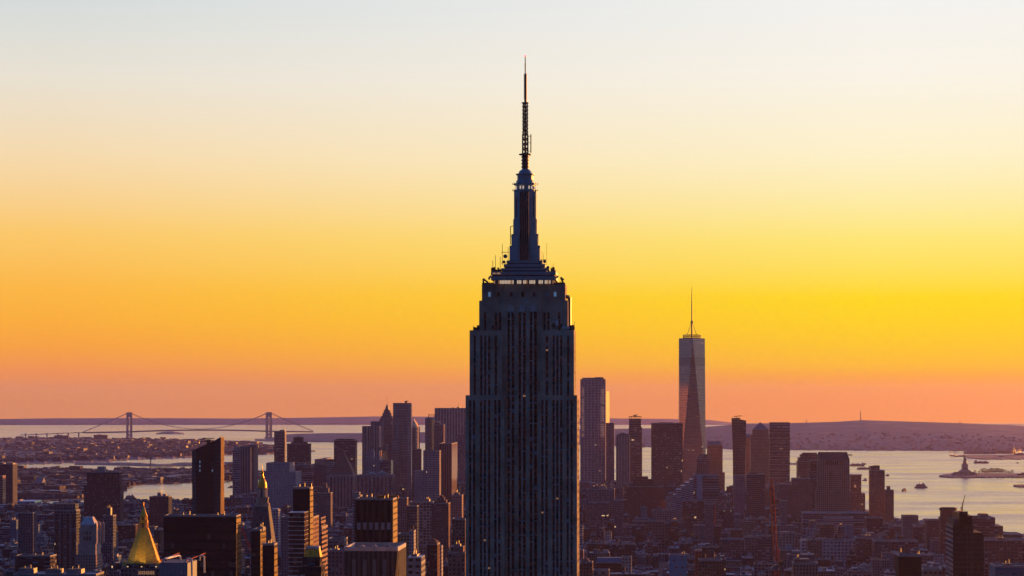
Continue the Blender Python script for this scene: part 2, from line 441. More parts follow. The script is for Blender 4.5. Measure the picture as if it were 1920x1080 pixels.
def land(name, near, far, mat, h=2.0, rows=10, cols=90, hf=None, smooth=False):
    """near, far: tables of (px, distance); the shore has a wall a little above the water"""
    x0, x1 = near[0][0], near[-1][0]
    grid = []
    for j in range(rows+1):
        row = []
        for i in range(cols+1):
            px = x0+(x1-x0)*i/cols
            dn, df = lerp_tab(near, px), lerp_tab(far, px)
            wob = 1+.004*math.sin(px*.21)+.003*math.sin(px*.57+1)
            t = j/rows
            D = dn*(1-t)+max(df, dn*1.0005)*t+dn*(wob-1)*(1-t)**7*min(1.0, abs(df-dn)/dn*8)
            x = X(px, D)
            z = gz(x, D)+h
            if hf: z += max(0, hf(px, D, t, x))
            row.append((x, D, z))
        grid.append(row)
    v = [p for r in grid for p in r]; n = cols+1
    f = [(j*n+i, j*n+i+1, (j+1)*n+i+1, (j+1)*n+i) for j in range(rows) for i in range(cols)]
    b = len(v)
    for i in range(n): v.append((grid[0][i][0], grid[0][i][1]-.5, gz(grid[0][i][0], grid[0][i][1])-2))
    f += [(b+i, b+i+1, i+1, i) for i in range(cols)]
    me = bpy.data.meshes.new(name); me.from_pydata(v, [], f); me.materials.append(MATS[mat])
    if smooth: me.polygons.foreach_set('use_smooth', [True]*len(f))
    o = bpy.data.objects.new(name, me); COL.objects.link(o); tag(o, kind='structure')
    return o
def T(*a): return [(px, shoreD(py)) for px, py in a]
MAN_FAR = T((-900, 962), (0, 954), (160, 951), (230, 942), (300, 940), (440, 938), (500, 930), (560, 920), (700, 905), (900, 900), (1100, 905), (1340, 924),
            (1490, 935), (1600, 950), (1680, 974), (1800, 985), (1900, 1001), (1960, 1010), (2150, 1040), (2900, 1140))
land('manhattan_ground', [(-900, 700), (2900, 700)], MAN_FAR, 'land', rows=30, cols=120)
BK_NEAR = T((-900, 948), (0, 942), (155, 939), (222, 922), (240, 913), (268, 909), (330, 906), (440, 902), (462, 899))
BK_FAR = T((-900, 876), (0, 874), (60, 879), (100, 876), (200, 883), (250, 880), (330, 881), (440, 876), (462, 890))
land('brooklyn_ground', BK_NEAR, BK_FAR, 'land', rows=14, cols=90, hf=lambda px, D, t, x: 4+3*hnoise(x, D, 220) if .1 < t < .95 else 0)
land('pier_ground', T((140, 871.5), (190, 872), (222, 873), (300, 875), (360, 874), (455, 873)), T((140, 869.5), (190, 869), (222, 870), (300, 871), (360, 869.5), (455, 868)), 'wooded', rows=3,
     hf=lambda px, D, t, x: 7+6*hnoise(x, D, 90) if .2 < t < .9 else 0)
C_NEAR = T((-900, 872), (0, 870), (25, 871), (88, 870), (150, 868), (212, 866), (220, 864), (285, 861.5), (340, 859.5), (365, 858), (440, 853), (515, 851), (528, 849.5))
C_FAR = T((-900, 826), (0, 824), (100, 822.5), (160, 823), (240, 825), (300, 825), (440, 831), (470, 834), (500, 840), (528, 849.2))
land('bay_ridge_ground', C_NEAR, C_FAR, 'wooded', rows=40, cols=260,
     hf=lambda px, D, t, x: (8+26*math.sin(math.pi*min(1, t*1.05))*(.6+.4*hnoise(x, D, 700))+7*hnoise(x, D, 60)) if .03 < t < .985 else 0)
ISL_TOP = [(500, 824), (512, 820), (530, 815), (560, 813), (620, 812), (700, 812), (760, 811), (880, 808), (1000, 806), (1140, 804), (1215, 803), (1325, 800), (1350, 798), (1400, 794),
           (1480, 793), (1560, 791), (1620, 787.5), (1700, 790), (1800, 793), (1920, 798), (2150, 806), (2900, 815)]
ISL_NEAR = T((478, 827), (520, 828), (560, 829), (700, 829.5), (880, 831), (1140, 836), (1340, 842), (1500, 844), (1600, 844.6), (1920, 846), (2150, 848), (2900, 850))
def ridge(top_tab, px, D, t, dn, df, peak, gain):
    """height of a slope that climbs from the shore to a crest at t = peak and falls away behind it"""
    Dr = dn+(df-dn)*peak; xr = X(px, Dr)
    crest = Zp(lerp_tab(top_tab, px), Dr)-gz(xr, Dr)-2
    k = (t/peak)**.85 if t < peak else 1-.5*((t-peak)/(1-peak))**1.3
    return crest*k
def isl_h(px, D, t, x):
    dn = lerp_tab(ISL_NEAR, px)
    if t < .02: return 0
    return max(0, ridge(ISL_TOP, px, D, t, dn, isl_far(px), .72, 1)*(1+(.014*hnoise(x, D, 700)+.008*hnoise(x, D, 190))*(1-abs(t-.36)/.72 if t < .7 else .12)))
def isl_far(px): return lerp_tab(ISL_NEAR, px)*(1.06 if px < 1000 else 1.28)
land('staten_island_hills', ISL_NEAR, [(p, isl_far(p)) for p in range(470, 2901, 30)], 'wooded', rows=44, cols=420, hf=isl_h, smooth=True)
NJ_TOP = [(-900, 787), (0, 785.5), (100, 784.5), (240, 784), (440, 784.5), (600, 782.5), (700, 780.5), (870, 781.5), (1090, 784), (1250, 785), (1330, 787), (1400, 795), (1920, 799), (2900, 800)]
land('far_hills', [(-900, 32500), (2900, 32500)], [(-900, 34500), (2900, 34500)], 'wooded', rows=10, cols=300,
     hf=lambda px, D, t, x: 0 if t < .05 else max(0, ridge(NJ_TOP, px, D, t, 32500, 34500, .6, 1)+3*hnoise(x, D, 900)), smooth=True)
land('swinburne_island', T((292, 814), (345, 814)), T((292, 812.5), (345, 812.5)), 'wooded', rows=3, cols=20, hf=lambda px, D, t, x: 16*math.sin(math.pi*(px-292)/53) if t > .2 else 0)
land('liberty_island_ground', T((1761, 894.5), (1775, 896), (1840, 896), (1905, 895.5), (1990, 895)), T((1761, 893), (1775, 890), (1840, 889), (1905, 889.5), (1990, 890)), 'wooded', rows=5, cols=60, h=4)
land('terminal_ground', T((1812, 859), (1840, 861.5), (1920, 861.5), (2100, 861)), T((1812, 857), (1840, 855), (1920, 853), (2100, 851)), 'wooded', rows=5, cols=60, h=4)
land('terminal_pier_ground', T((1780, 854.5), (1790, 856.5), (1860, 856)), T((1780, 854), (1790, 854.5), (1860, 854)), 'wooded', rows=2, cols=30, h=4)
land('ellis_pier_ground', T((1900, 912), (1912, 914), (2050, 914)), T((1900, 911), (1912, 910.5), (2050, 908)), 'wooded', rows=2, cols=30, h=4)

# ------------------------------------------------------------------ towers placed at their true distance
RECTS = []          # (px0, px1, top row, distance) of what stands in the view, for hiding rooftops behind it
LANDMARKS = []      # (px, row, handle)
FOOT = []           # footprints (x, y, radius)
class Tower:
    def __init__(s, kind, label, cat, px0, px1, py, D, depth=30.0, rot=GR, group=None, handle=None, wall='punched', col=(.25, .25, .25), roof='roof_grey'):
        s.D, s.rot = D, rot
        c, sn = math.cos(R(rot)), math.sin(R(rot))
        s.c, s.sn = c, sn
        s.x0 = X(px0, D)
        k1 = (px1-960)/F
        s.w = (k1*D-s.x0)/(c+k1*sn)
        s.d = depth
        fx, fy = s.x0+c*s.w/2, D-sn*s.w/2
        cx, cy = fx+sn*depth/2, fy+c*depth/2
        s.g = gz(cx, cy)
        s.cx, s.cy = cx, cy
        s.root = empty(kind, (cx, cy, s.g), -R(rot))
        tag(s.root, label, cat, group)
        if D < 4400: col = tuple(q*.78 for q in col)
        if D < 4400 and px0 < 470 and max(col) < .39: col = (col[0]*.6, col[1]*.72, col[2]*.85)  # walls on the left darkened and blued to imitate shade
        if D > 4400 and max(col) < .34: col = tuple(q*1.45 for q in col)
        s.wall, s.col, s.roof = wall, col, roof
        s.top = s.lz(py)
        RECTS.append((px0, px1, py, D)); FOOT.append((cx, cy, math.hypot(s.w, depth)/2))
        if handle: LANDMARKS.append(((px0+px1)/2, py, handle))
    def lx(s, px):
        k = (px-960)/F
        return (k*s.D-s.x0)/(s.c+k*s.sn)-s.w/2
    def lz(s, py): return Zp(py, s.D)-s.g
    def m(s, n): return n*s.D/F          # pixels to metres here
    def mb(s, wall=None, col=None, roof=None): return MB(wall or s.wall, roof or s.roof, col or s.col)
    def fin(s, mb, name, label=None, under=None):
        o = mb.build(name, under or s.root)
        if label: o['label'] = label
        return o

def rect(x0, x1, y0, y1): return [(x0, y0), (x1, y0), (x1, y1), (x0, y1)]
def tank_mb(r=2.2, h=4.0):
    m = MB(); 
    m.lathe([(r, 2.6), (r, 2.6+h)], 'wood', 10); m.cone([(r*1.1*math.cos(i*math.pi/5), r*1.1*math.sin(i*math.pi/5)) for i in range(10)], 2.6+h, (0, 0, 2.6+h+1.5), 'roof_dark')
    for sx in (-1, 1):
        for sy in (-1, 1): m.tube((sx*r*.65, sy*r*.65, 0), (sx*r*.65, sy*r*.65, 2.6), .16, 'steel', 4)
    m.box(-r*.8, r*.8, -.2, .2, 2.3, 2.62, 'steel')
    return m
_t = tank_mb().build('water_tank'); TANK = _t.data; bpy.data.objects.remove(_t)
def put_tank(parent, x, y, z, k=1.0):
    o = bpy.data.objects.new('water_tank', TANK); COL.objects.link(o); o.parent = parent
    o.location = (x, y, z); o.scale = (k, k, k)
    return o

def bands(T, x0, x1, y0, y1, z0, z1, step, h, mat='bandglass', name='window_band', limit=100, proud=.12, sill=1.0):
    """one belt of windows per storey round the block, standing slightly proud of the wall"""
    n = min(limit, int((z1-z0)/step))
    for i in range(n):
        zt = z1-sill-i*step
        m = MB(mat, mat, T.col)
        P = rect(x0-proud, x1+proud, y0-proud, y1+proud)
        m.loft(P, zt-h, P, zt, mat, top='spandrel', bottom=True)
        T.fin(m, name)
def strips(T, xs, y, z0, z1, mat='stripglass', name='window_strip', depth=.15):
    for a, b in xs:
        m = MB(mat, 'spandrel', (.04, .04, .045))
        m.box(a, b, y-depth, y+.05, z0, z1, mat, 'spandrel')
        T.fin(m, name)
def strips_side(T, ys, x, z0, z1, mat='stripglass', name='window_strip', depth=.15):
    for a, b in ys:
        m = MB(mat, 'spandrel', (.04, .04, .045))
        m.box(x-.05, x+depth, a, b, z0, z1, mat, 'spandrel')
        T.fin(m, name)
def piers(T, xs, y, z0, z1, w, out, mat, name='pier', col=None):
    for x in xs:
        m = MB(mat, mat if mat not in FAC else T.roof, col or T.col)
        m.box(x-w/2, x+w/2, y-out, y+.02, z0, z1, mat)
        T.fin(m, name)
def parapet(T, x0, x1, y0, y1, z, h=1.4, t=.8, mat='concrete', name='parapet'):
    m = MB()
    m.box(x0-.05, x1+.05, y0-.05, y0+t, z, z+h, mat); m.box(x0-.05, x1+.05, y1-t, y1+.05, z, z+h, mat)
    m.box(x0-.05, x0+t, y0+t, y1-t, z, z+h-.01, mat); m.box(x1-t, x1+.05, y0+t, y1-t, z, z+h-.01, mat)
    return T.fin(m, name)

# ------------------------------------------------------------------ the great stone tower in the middle
def great_tower():
    T = Tower('skyscraper', 'huge dark stone setback skyscraper with tall antenna mast in the centre', 'skyscraper', 873, 1082, 741, 1290, 34, handle='the great stone tower')
    rnd = random.Random(7)
    st = 'limestone'
    lx, lz, yf = T.lx, T.lz, -17.0
    zA, zB, zC, zD = lz(741), lz(619), lz(560), lz(532)
    GL = ['glass_black']*12+['blind_blue']*1+['blind_red']*2
    fl = 3.7
    lit_floor = {}
    def strip(a, b, ztop, zbot, y, side=False, n0=0):
        m = MB('glass_black', 'spandrel')
        z = ztop; k = 0
        while z-fl > zbot:
            key = round(z/fl)
            if key not in lit_floor: lit_floor[key] = rnd.choice([0, 0, 0, 0, 0, .12, .3, .45])
            g = rnd.choice(GL)
            def q(z0, z1, mt):
                if side: m.face([(y, a, z0), (y, b, z0), (y, b, z1), (y, a, z1)], mt)
                else: m.face([(a, y, z0), (b, y, z0), (b, y, z1), (a, y, z1)], mt)
            r = rnd.random()
            if r < lit_floor[key]*.35+.012:
                q(z-.75, z, rnd.choice(['window_dusk', 'blind_red', 'blind_blue', 'window_dusk', 'window_dusk']) if rnd.random() < .45 else 'blind_blue'); q(z-2.15, z-.75, 'glass_black')
            elif r < .42:
                q(z-.6, z, rnd.choice(['blind_blue', 'blind_blue', 'blind_red'])); q(z-2.15, z-.6, 'glass_black')
            else: q(z-2.15, z, g)
            q(z-fl, z-2.15, 'spandrel')
            z -= fl; k += 1
        q(zbot, z, 'spandrel')
        return T.fin(m, 'window_strip')
    W = T.mb(st, roof='roof_dark')
    GAP = 1.0
    def wing(xa, xb, ya, ztop, zbot, cols, head):
        """a face at depth ya with vertical window slots; cols in local x; head = stone above the slots"""
        edge = xa
        for a, b in cols:
            W.box(edge, a, ya, ya+GAP, zbot, ztop-head, st); edge = b
        W.box(edge, xb, ya, ya+GAP, zbot, ztop-head, st)
        W.box(xa, xb, ya, ya+GAP, ztop-head, ztop, st, 'roof_dark')
        for a, b in cols: strip(a, b, ztop-head, zbot, ya+GAP-.08)
    def L(*p): return [(lx(a), lx(b)) for a, b in p]
    def mullions(pairs, ya, z0, z1):
        for (a, b), (c, d) in pairs:
            m = MB('limestone_pale', 'limestone_pale'); x = (b+c)/2
            m.box(x-.2, x+.2, ya-.1, ya+.4, z0, z1, 'limestone_pale'); T.fin(m, 'mullion')
    z0 = 40.0
    # lower shaft wings (A), middle wings (B), central bay
    A1 = L((879.5, 883.7), (886.7, 891), (900, 904), (907, 911), (915, 919), (926.7, 931), (934, 938.3))
    A2 = L((1015, 1019), (1022.5, 1026.7), (1036, 1040), (1043, 1047), (1050.3, 1054.3), (1062.5, 1066.4), (1069.7, 1073.7))
    wing(lx(873), lx(945), yf, zA, z0, A1, T.m(9)); wing(lx(1009), lx(1082), yf, zA, z0, A2, T.m(9))
    B1 = L((887.5, 891.7), (900, 904.2), (907.5, 911.3), (914.7, 918.7), (927, 931.7))
    B2 = L((1023, 1027.5), (1036, 1040), (1043, 1047), (1050, 1054), (1063, 1067))
    yb = yf+1.6
    wing(lx(880), lx(941), yb, zB, zA-1, B1, T.m(10)); wing(lx(1013), lx(1076), yb, zB, zA-1, B2, T.m(10))
    Cc = L((950.5, 955.3), (958.3, 963.3), (971.3, 976.5), (979.5, 984.7), (992.5, 997.5), (1000.5, 1006))
    yc = yf+4.2
    wing(lx(941)-.5, lx(1013)+.5, yc, lz(560), z0, Cc, T.m(24))
    mullions([(Cc[0], Cc[1]), (Cc[2], Cc[3]), (Cc[4], Cc[5])], yc, z0, lz(585))
    mullions([(B1[1], B1[2]), (B1[2], B1[3]), (B2[1], B2[2]), (B2[2], B2[3])], yb, zA, lz(627))
    mullions([(A1[0], A1[1]), (A1[2], A1[3]), (A1[3], A1[4]), (A1[5], A1[6]), (A2[0], A2[1]), (A2[2], A2[3]), (A2[3], A2[4]), (A2[5], A2[6])], yf, z0, lz(750))
    # bodies behind the faces (front kept behind the slots), the sides stepped like the front
    W.box(lx(873), lx(945), yf+GAP, -yf, z0, zA, st, 'roof_dark'); W.box(lx(1009), lx(1082), yf+GAP, -yf, z0, zA, st, 'roof_dark')
    W.box(lx(880), lx(941), yb+GAP, -yf-1.6, zA, zB, st, 'roof_dark'); W.box(lx(1013), lx(1076), yb+GAP, -yf-1.6, zA, zB, st, 'roof_dark')
    W.box(lx(945), lx(1009), yc+GAP, -yf-3, z0, zB-.02, st, 'roof_dark')
    # upper block (C) and the attic (D)
    C1 = L((906, 910.3), (926.5, 931), (934, 938.5)); C2 = L((1018, 1022.3), (1025, 1029.5), (1045.5, 1050))
    ycs = yf+5.2
    wing(lx(897), lx(941), ycs, lz(563), zB-1, C1, T.m(22)); wing(lx(1013), lx(1064), ycs, lz(563), zB-1, C2, T.m(22))
    W.box(lx(897), lx(1064), ycs+GAP, -ycs-1, zB-1, lz(563), st, 'roof_dark')
    W.box(lx(902), lx(1059), ycs+.6, -ycs-2, lz(563)-.5, zD, st, 'roof_dark')
    for i in range(12):           # shallow buttresses of the attic
        xa = lx(902)+(lx(1059)-lx(902))*(i+.15)/12
        W.box(xa, xa+T.m(9), ycs+.25, ycs+.62, lz(560), zD-.4+.5*(i % 2), st)
    W.box(-60, 60, -28, 28, 0, 22, st, 'roof_dark'); W.box(-46, 46, -24, 24, 22, z0+.5, st, 'roof_dark')
    T.fin(W, 'wall')
    # side slots facing the sunset
    for x, za, zb, yy in ((lx(1082), zA-T.m(8), z0, (-9, -3.5, 3.5, 9)), (lx(1076), zB-T.m(9), zA, (-9, -3.5, 3.5, 9))):
        for y in yy: strip(y-1.1, y+1.1, za, zb, x+.06, side=True)
    # small attic windows, two of them lit blue
    for px, mt in ((916.5, 'blind_lit'), (933, 'glass_black'), (957.5, 'blind_red'), (979, 'glass_black'), (1000, 'blind_red'), (1024.5, 'blind_blue'), (1040, 'blind_lit')):
        m = MB()
        if mt == 'blind_lit': mt = 'window_blue'
        m.box(lx(px-2.4), lx(px+2.4), ycs+.05, ycs+.3, lz(555.5), lz(547), mt); T.fin(m, 'window')
    for px in (957, 978, 999.5):  # metal crowns over the central slots
        m = MB('limestone_pale', 'limestone_pale')
        m.box(lx(px-6), lx(px+6), yc-.35, yc+.2, lz(584), lz(580), 'limestone_pale')
        for k in range(5): m.box(lx(px-4.6+k*2), lx(px-3.2+k*2), yc-.3-.1*(2-abs(k-2)), yc+.2, lz(581), lz(570+abs(k-2)*1.5), 'limestone_pale')
        m.box(lx(px-4.4), lx(px+4.4), yc-.12, yc+.1, lz(581), lz(573), 'limestone_pale')
        T.fin(m, 'ornament')
    # deck railing and roof clutter
    m = MB()
    for i in range(60):
        x = lx(903)+(lx(1058)-lx(903))*i/59
        m.box(x-.18, x+.18, ycs+1, ycs+1.3, zD, zD+.6+.9*rnd.random(), 'black_metal')
    m.box(lx(903), lx(1058), ycs+1.05, ycs+1.25, zD, zD+.8, 'black_metal')
    T.fin(m, 'railing')
    def arm(name, pts, r, mat='black_metal'):
        m = MB()
        for a, b in zip(pts, pts[1:]): m.tube(a, b, r, mat, 5)
        return T.fin(m, name)
    arm('hoist', [(lx(905), ycs+2, zD), (lx(904), ycs+2, zD+3), (lx(913), ycs+2, zD+1)], .5)
    arm('hoist', [(lx(1056), ycs+2, zD), (lx(1050), ycs+2, zD+3.6), (lx(1056), ycs+2, zD+2.2)], .5)
    def dish(px, py, y, r, mat):
        m = MB(); prof = [(.15, 0), (r*.7, -.35*r*.6), (r, -.35*r)]
        n = 14
        cx, cz = lx(px), lz(py)
        ring = lambda rr, yy: [Vector((cx+rr*math.cos(2*math.pi*i/n), y+yy, cz+rr*math.sin(2*math.pi*i/n))) for i in range(n)]
        a, b, c = ring(r, -.4), ring(r, .1), ring(r*.5, .6)
        for i in range(n):
            j = (i+1) % n
            m.face([a[i], a[j], b[j], b[i]], mat); m.face([b[i], b[j], c[j], c[i]], mat)
        m.face(a, mat)
        m.tube((cx, y+.5, cz), (cx, y+1.6, cz-r*.8), .2, 'steel')
        T.fin(m, 'dish')
    for px, py, r, mt in ((924.5, 613.5, 1.25, 'wood'), (1037, 610, 1.15, 'wood'), (1044, 603.5, .8, 'white_paint'), (1044, 608, .75, 'white_paint'), (1050.5, 610.5, 1.1, 'wood'), (1056.5, 614, .85, 'white_paint'), (1064.5, 614.5, .85, 'white_paint')):
        dish(px, py, ycs-1.6, r, mt)
    for px, h in ((886, 9), (889, 5), (893, 7), (1068, 8), (1071, 12), (1074, 6), (1077, 16)):
        arm('antenna', [(lx(px), yb+4, zB), (lx(px), yb+4, zB+T.m(h))], .14)
    for i in range(14):
        m = MB(); x = lx(rnd.choice([rnd.uniform(888, 897), rnd.uniform(1064, 1076)])); h = rnd.uniform(.8, 3.2)
        m.box(x-.5, x+.5, yb+2+rnd.random()*4, yb+6.5, zB, zB+h, 'black_metal'); T.fin(m, 'roof_unit')
    m = MB()   # square duct climbing the right side of the upper block
    m.tube((lx(1066), -4, zB), (lx(1066), -4, lz(556)), 1.0, 'steel', 8); m.tube((lx(1066), -4, lz(556)), (lx(1059), -4, lz(554.5)), 1.0, 'steel', 8)
    T.fin(m, 'duct')
    # ---- mooring mast
    cxp = 981.5
    M = T.mb('mast_stone', roof='roof_dark')
    def tier(p0, p1, ya, yb_, half, mat):
        M.box(lx(p0), lx(p1), -half, half, lz(yb_), lz(ya), mat, 'roof_dark')
    tier(924, 1038, 524, 532.5, 12, 'roof_dark')
    for p0, p1, a, b, hf in ((920, 1042, 518, 524.6, 15.6), (922, 1040, 515, 518.4, 15.0), (920, 1042, 509, 515.3, 15.4), (940, 1024, 506, 509.3, 11.2), (938, 1026, 502, 506.3, 11.8),
                             (945, 1019, 499.5, 502.3, 9.9), (943, 1021, 494, 499.8, 10.4), (950, 1014, 492, 494.3, 8.6), (948, 1016, 487, 492.3, 9.1)):
        tier(p0, p1, a, b, hf, 'mast_stone' if b-a > 4 else 'black_metal')
    base_o = T.fin(M, 'mast_base')
    m = MB(); wz = [925+i*2.9 for i in range(40)]
    for i, p in enumerate(wz):
        if p > 1037: break
        mt = 'lamp_white' if 936 < p < 1030 and rnd.random() < .8 else ('blind_blue' if rnd.random() < .5 else 'window_dusk')
        w = MB(); w.box(lx(p), lx(p+2.1), -12.25, -11.9, lz(531.5), lz(525), mt); T.fin(w, 'window', under=base_o)
    S = T.mb('mast_stone', roof='roof_dark')
    for p0, p1, a, b in ((953.5, 1009.5, 462, 488), (957, 1006, 440, 462.3), (960.5, 1003, 412, 440.3), (962, 1001.5, 356, 412.3)):
        h = T.m(p1-p0)/2
        cx = (lx(p0)+lx(p1))/2
        k = h*.34
        P = [(cx-h, -k*1.9), (cx-k*1.35, -h), (cx+k*1.35, -h), (cx+h, -k*1.9), (cx+h, k*1.9), (cx+k*1.35, h), (cx-k*1.35, h), (cx-h, k*1.9)]
        S.prism(P, lz(b), lz(a), 'mast_stone', 'roof_dark')
        for s_ in (-1, 1):       # corner fins
            S.box(cx+s_*h*.98-.5, cx+s_*h*.98+.5, -k*1.2, k*1.2, lz(b), lz(a)+1.2, 'mast_stone')
    T.fin(S, 'mast_shaft')
    hs = T.m(1009.5-953.5)/2
    m = MB(); m.box(lx(973), lx(989.5), -hs-.55, -hs+.6, lz(487), lz(357), 'glass_black'); T.fin(m, 'mast_window')
    for p in (973, 977, 981.3, 985.5, 989.5):
        m = MB(); m.box(lx(p-.55), lx(p+.55), -hs-.85, -hs-.5, lz(487), lz(356), 'steel'); T.fin(m, 'mullion')
    for p in (964.3, 967.6, 993.6, 997):
        m = MB(); m.box(lx(p), lx(p+1.7), -4.4, -3.9, lz(404), lz(366), 'glass_black'); T.fin(m, 'mast_window')
    cx0 = lx(cxp)
    G = T.mb(); U = lambda px: T.m(px)/1.0
    G.lathe([(U(21), lz(357)), (U(21.8), lz(355)), (U(21.8), lz(352.5)), (U(18.5), lz(351.5)), (U(18.5), lz(343.5)), (U(21.5), lz(342.5)), (U(21.5), lz(339.5)), (U(17.5), lz(338.5)),
             (U(17), lz(334)), (U(15.2), lz(333)), (U(15.2), lz(324.5)), (U(17.8), lz(323.2)), (U(17.8), lz(321.2)), (U(13), lz(320.6)), (U(11.5), lz(316)), (U(7), lz(312.6)), (U(6.4), lz(312))], 'mast_stone', 20, cx0, 0)
    gal_o = T.fin(G, 'mast_gallery')
    for i in range(20):
        a = 2*math.pi*(i+.5)/20
        m = MB(); m.tube((cx0+U(18.3)*math.cos(a), U(18.3)*math.sin(a), lz(350.5)), (cx0+U(18.3)*math.cos(a), U(18.3)*math.sin(a), lz(345)), .42, 'lamp_white' if i % 3 else 'blind_blue', 6); T.fin(m, 'window', under=gal_o)
    for a in range(12):
        t = 2*math.pi*a/12
        for zz in (353, 341):
            arm('bracket', [(cx0+U(21)*math.cos(t), U(21)*math.sin(t), lz(zz)), (cx0+U(24)*math.cos(t), U(24)*math.sin(t), lz(zz)), (cx0+U(24)*math.cos(t), U(24)*math.sin(t), lz(zz-2.4))], .16)
    # ---- antenna
    a = MB()
    a.lathe([(U(6.2), lz(313)), (U(6.2), lz(285))], 'black_metal', 12, cx0, 0)
    for k in range(4):
        zz = lz(308-k*6.3)
        a.lathe([(U(7.6), zz-.35), (U(7.6), zz+.35)], 'black_metal', 12, cx0, 0)
    a.lathe([(U(12), lz(285.4)), (U(12), lz(283.2))], 'black_metal', 14, cx0, 0)
    q = U(4.8); a.lattice(cx0-q, cx0+q, -q, q, lz(283.4), lz(246), 2.6, .34, 'black_metal')
    a.tube((cx0, 0, lz(284)), (cx0, 0, lz(186)), .55, 'black_metal', 6)
    q = U(3.7); a.lattice(cx0-q, cx0+q, -q, q, lz(246), lz(187), 2.0, .32, 'black_metal')
    for k in range(8):
        zz = lz(242-k*7)
        a.box(cx0-U(6), cx0-U(4.6), -.4, .4, zz-.35, zz+.35, 'black_metal'); a.box(cx0+U(4.6), cx0+U(6), -.4, .4, zz-.35, zz+.35, 'black_metal')
        a.tube((cx0-U(5), 0, zz), (cx0+U(5), 0, zz), .1, 'black_metal', 4)
    a.lathe([(U(7), lz(187.4)), (U(7), lz(185.6))], 'black_metal', 12, cx0, 0)
    a.lathe([(U(2.6), lz(186)), (U(2.5), lz(131))], 'black_metal', 8, cx0+U(.6), 0)
    for k in range(14): a.box(cx0-U(2.8), cx0-U(1.8), -.2, .2, lz(178-k*3.4)-.3, lz(178-k*3.4)+.3, 'black_metal')
    a.lathe([(U(1.1), lz(131)), (U(1.2), lz(113)), (U(1.0), lz(112)), (U(.8), lz(98.5))], 'black_metal', 6, cx0, 0)
    ant_o = T.fin(a, 'antenna_mast')
    m = MB(); m.lathe([(.3, lz(98.6)), (.5, lz(97.4)), (.3, lz(95.9))], 'lamp_red', 6, cx0, 0); T.fin(m, 'beacon', under=ant_o)
    m = MB(); m.box(lx(991.3), lx(993.2), -.5, .5, lz(281), lz(246), 'black_metal')
    for zz in (250, 262, 278): m.tube((cx0, 0, lz(zz)), (lx(992), 0, lz(zz)), .12, 'black_metal', 4)
    T.fin(m, 'panel_antenna', under=ant_o)
    # aerials and dishes on the mast base
    m = MB(); m.box(lx(953), lx(954.3), -1, 0, lz(455.5), lz(421), 'black_metal'); m.tube((lx(954), -.5, lz(421)), (lx(961), -.5, lz(419)), .2, 'black_metal'); m.tube((lx(953.5), -.5, lz(440)), (lx(958), -.5, lz(440)), .2, 'black_metal'); T.fin(m, 'panel_antenna')
    for px, y0_, y1_ in ((940, 496, 456), (951, 490, 462), (1024, 496, 455), (1015, 494, 470), (1018, 496, 474), (928, 510, 478), (923, 512, 488), (1037, 512, 494), (1034, 512, 500), (936, 505, 480)):
        arm('antenna', [(lx(px), -9 if 935 < px < 1030 else -13, lz(y0_)), (lx(px), -9 if 935 < px < 1030 else -13, lz(y1_))], .13)
    for px, py, r in ((946, 479.5, 1.1), (943.5, 490, .8), (1020, 489.5, .9), (926, 507, .8), (1026, 501, .9), (1033, 506, .5)):
        dish(px, py, -10.5, r, 'slate_blue')
    arm('floodlight', [(lx(921), -15, lz(517)), (lx(916), -15, lz(521)), (lx(917), -15, lz(524))], .55, 'slate_blue')
    arm('floodlight', [(lx(1042), -15, lz(522)), (lx(1046.5), -15, lz(517))], .4, 'black_metal')
    for px0, px1, yy in ((938, 953, 471.5), (1010, 1023, 486), (1010, 1022, 495), (938, 948, 492)):
        m = MB(); m.tube((lx(px0), -9.2, lz(yy)), (lx(px1), -9.2, lz(yy)), .14, 'black_metal', 4); T.fin(m, 'aerial_arm')
    for i in range(26):
        m = MB(); p = rnd.choice([rnd.uniform(921, 938), rnd.uniform(1025, 1041)]); z_ = lz(509); h = rnd.uniform(.6, 2.6)
        m.box(lx(p)-.4, lx(p)+.4, -14-rnd.random(), -13+rnd.random(), z_, z_+h, 'black_metal'); T.fin(m, 'roof_unit')
    for p0, p1 in ((923.5, 929), (931, 938)):
        w = MB(); w.box(lx(p0), lx(p1), -15.75, -15.5, lz(514), lz(511), 'window_dusk'); T.fin(w, 'window', under=base_o)
great_tower()

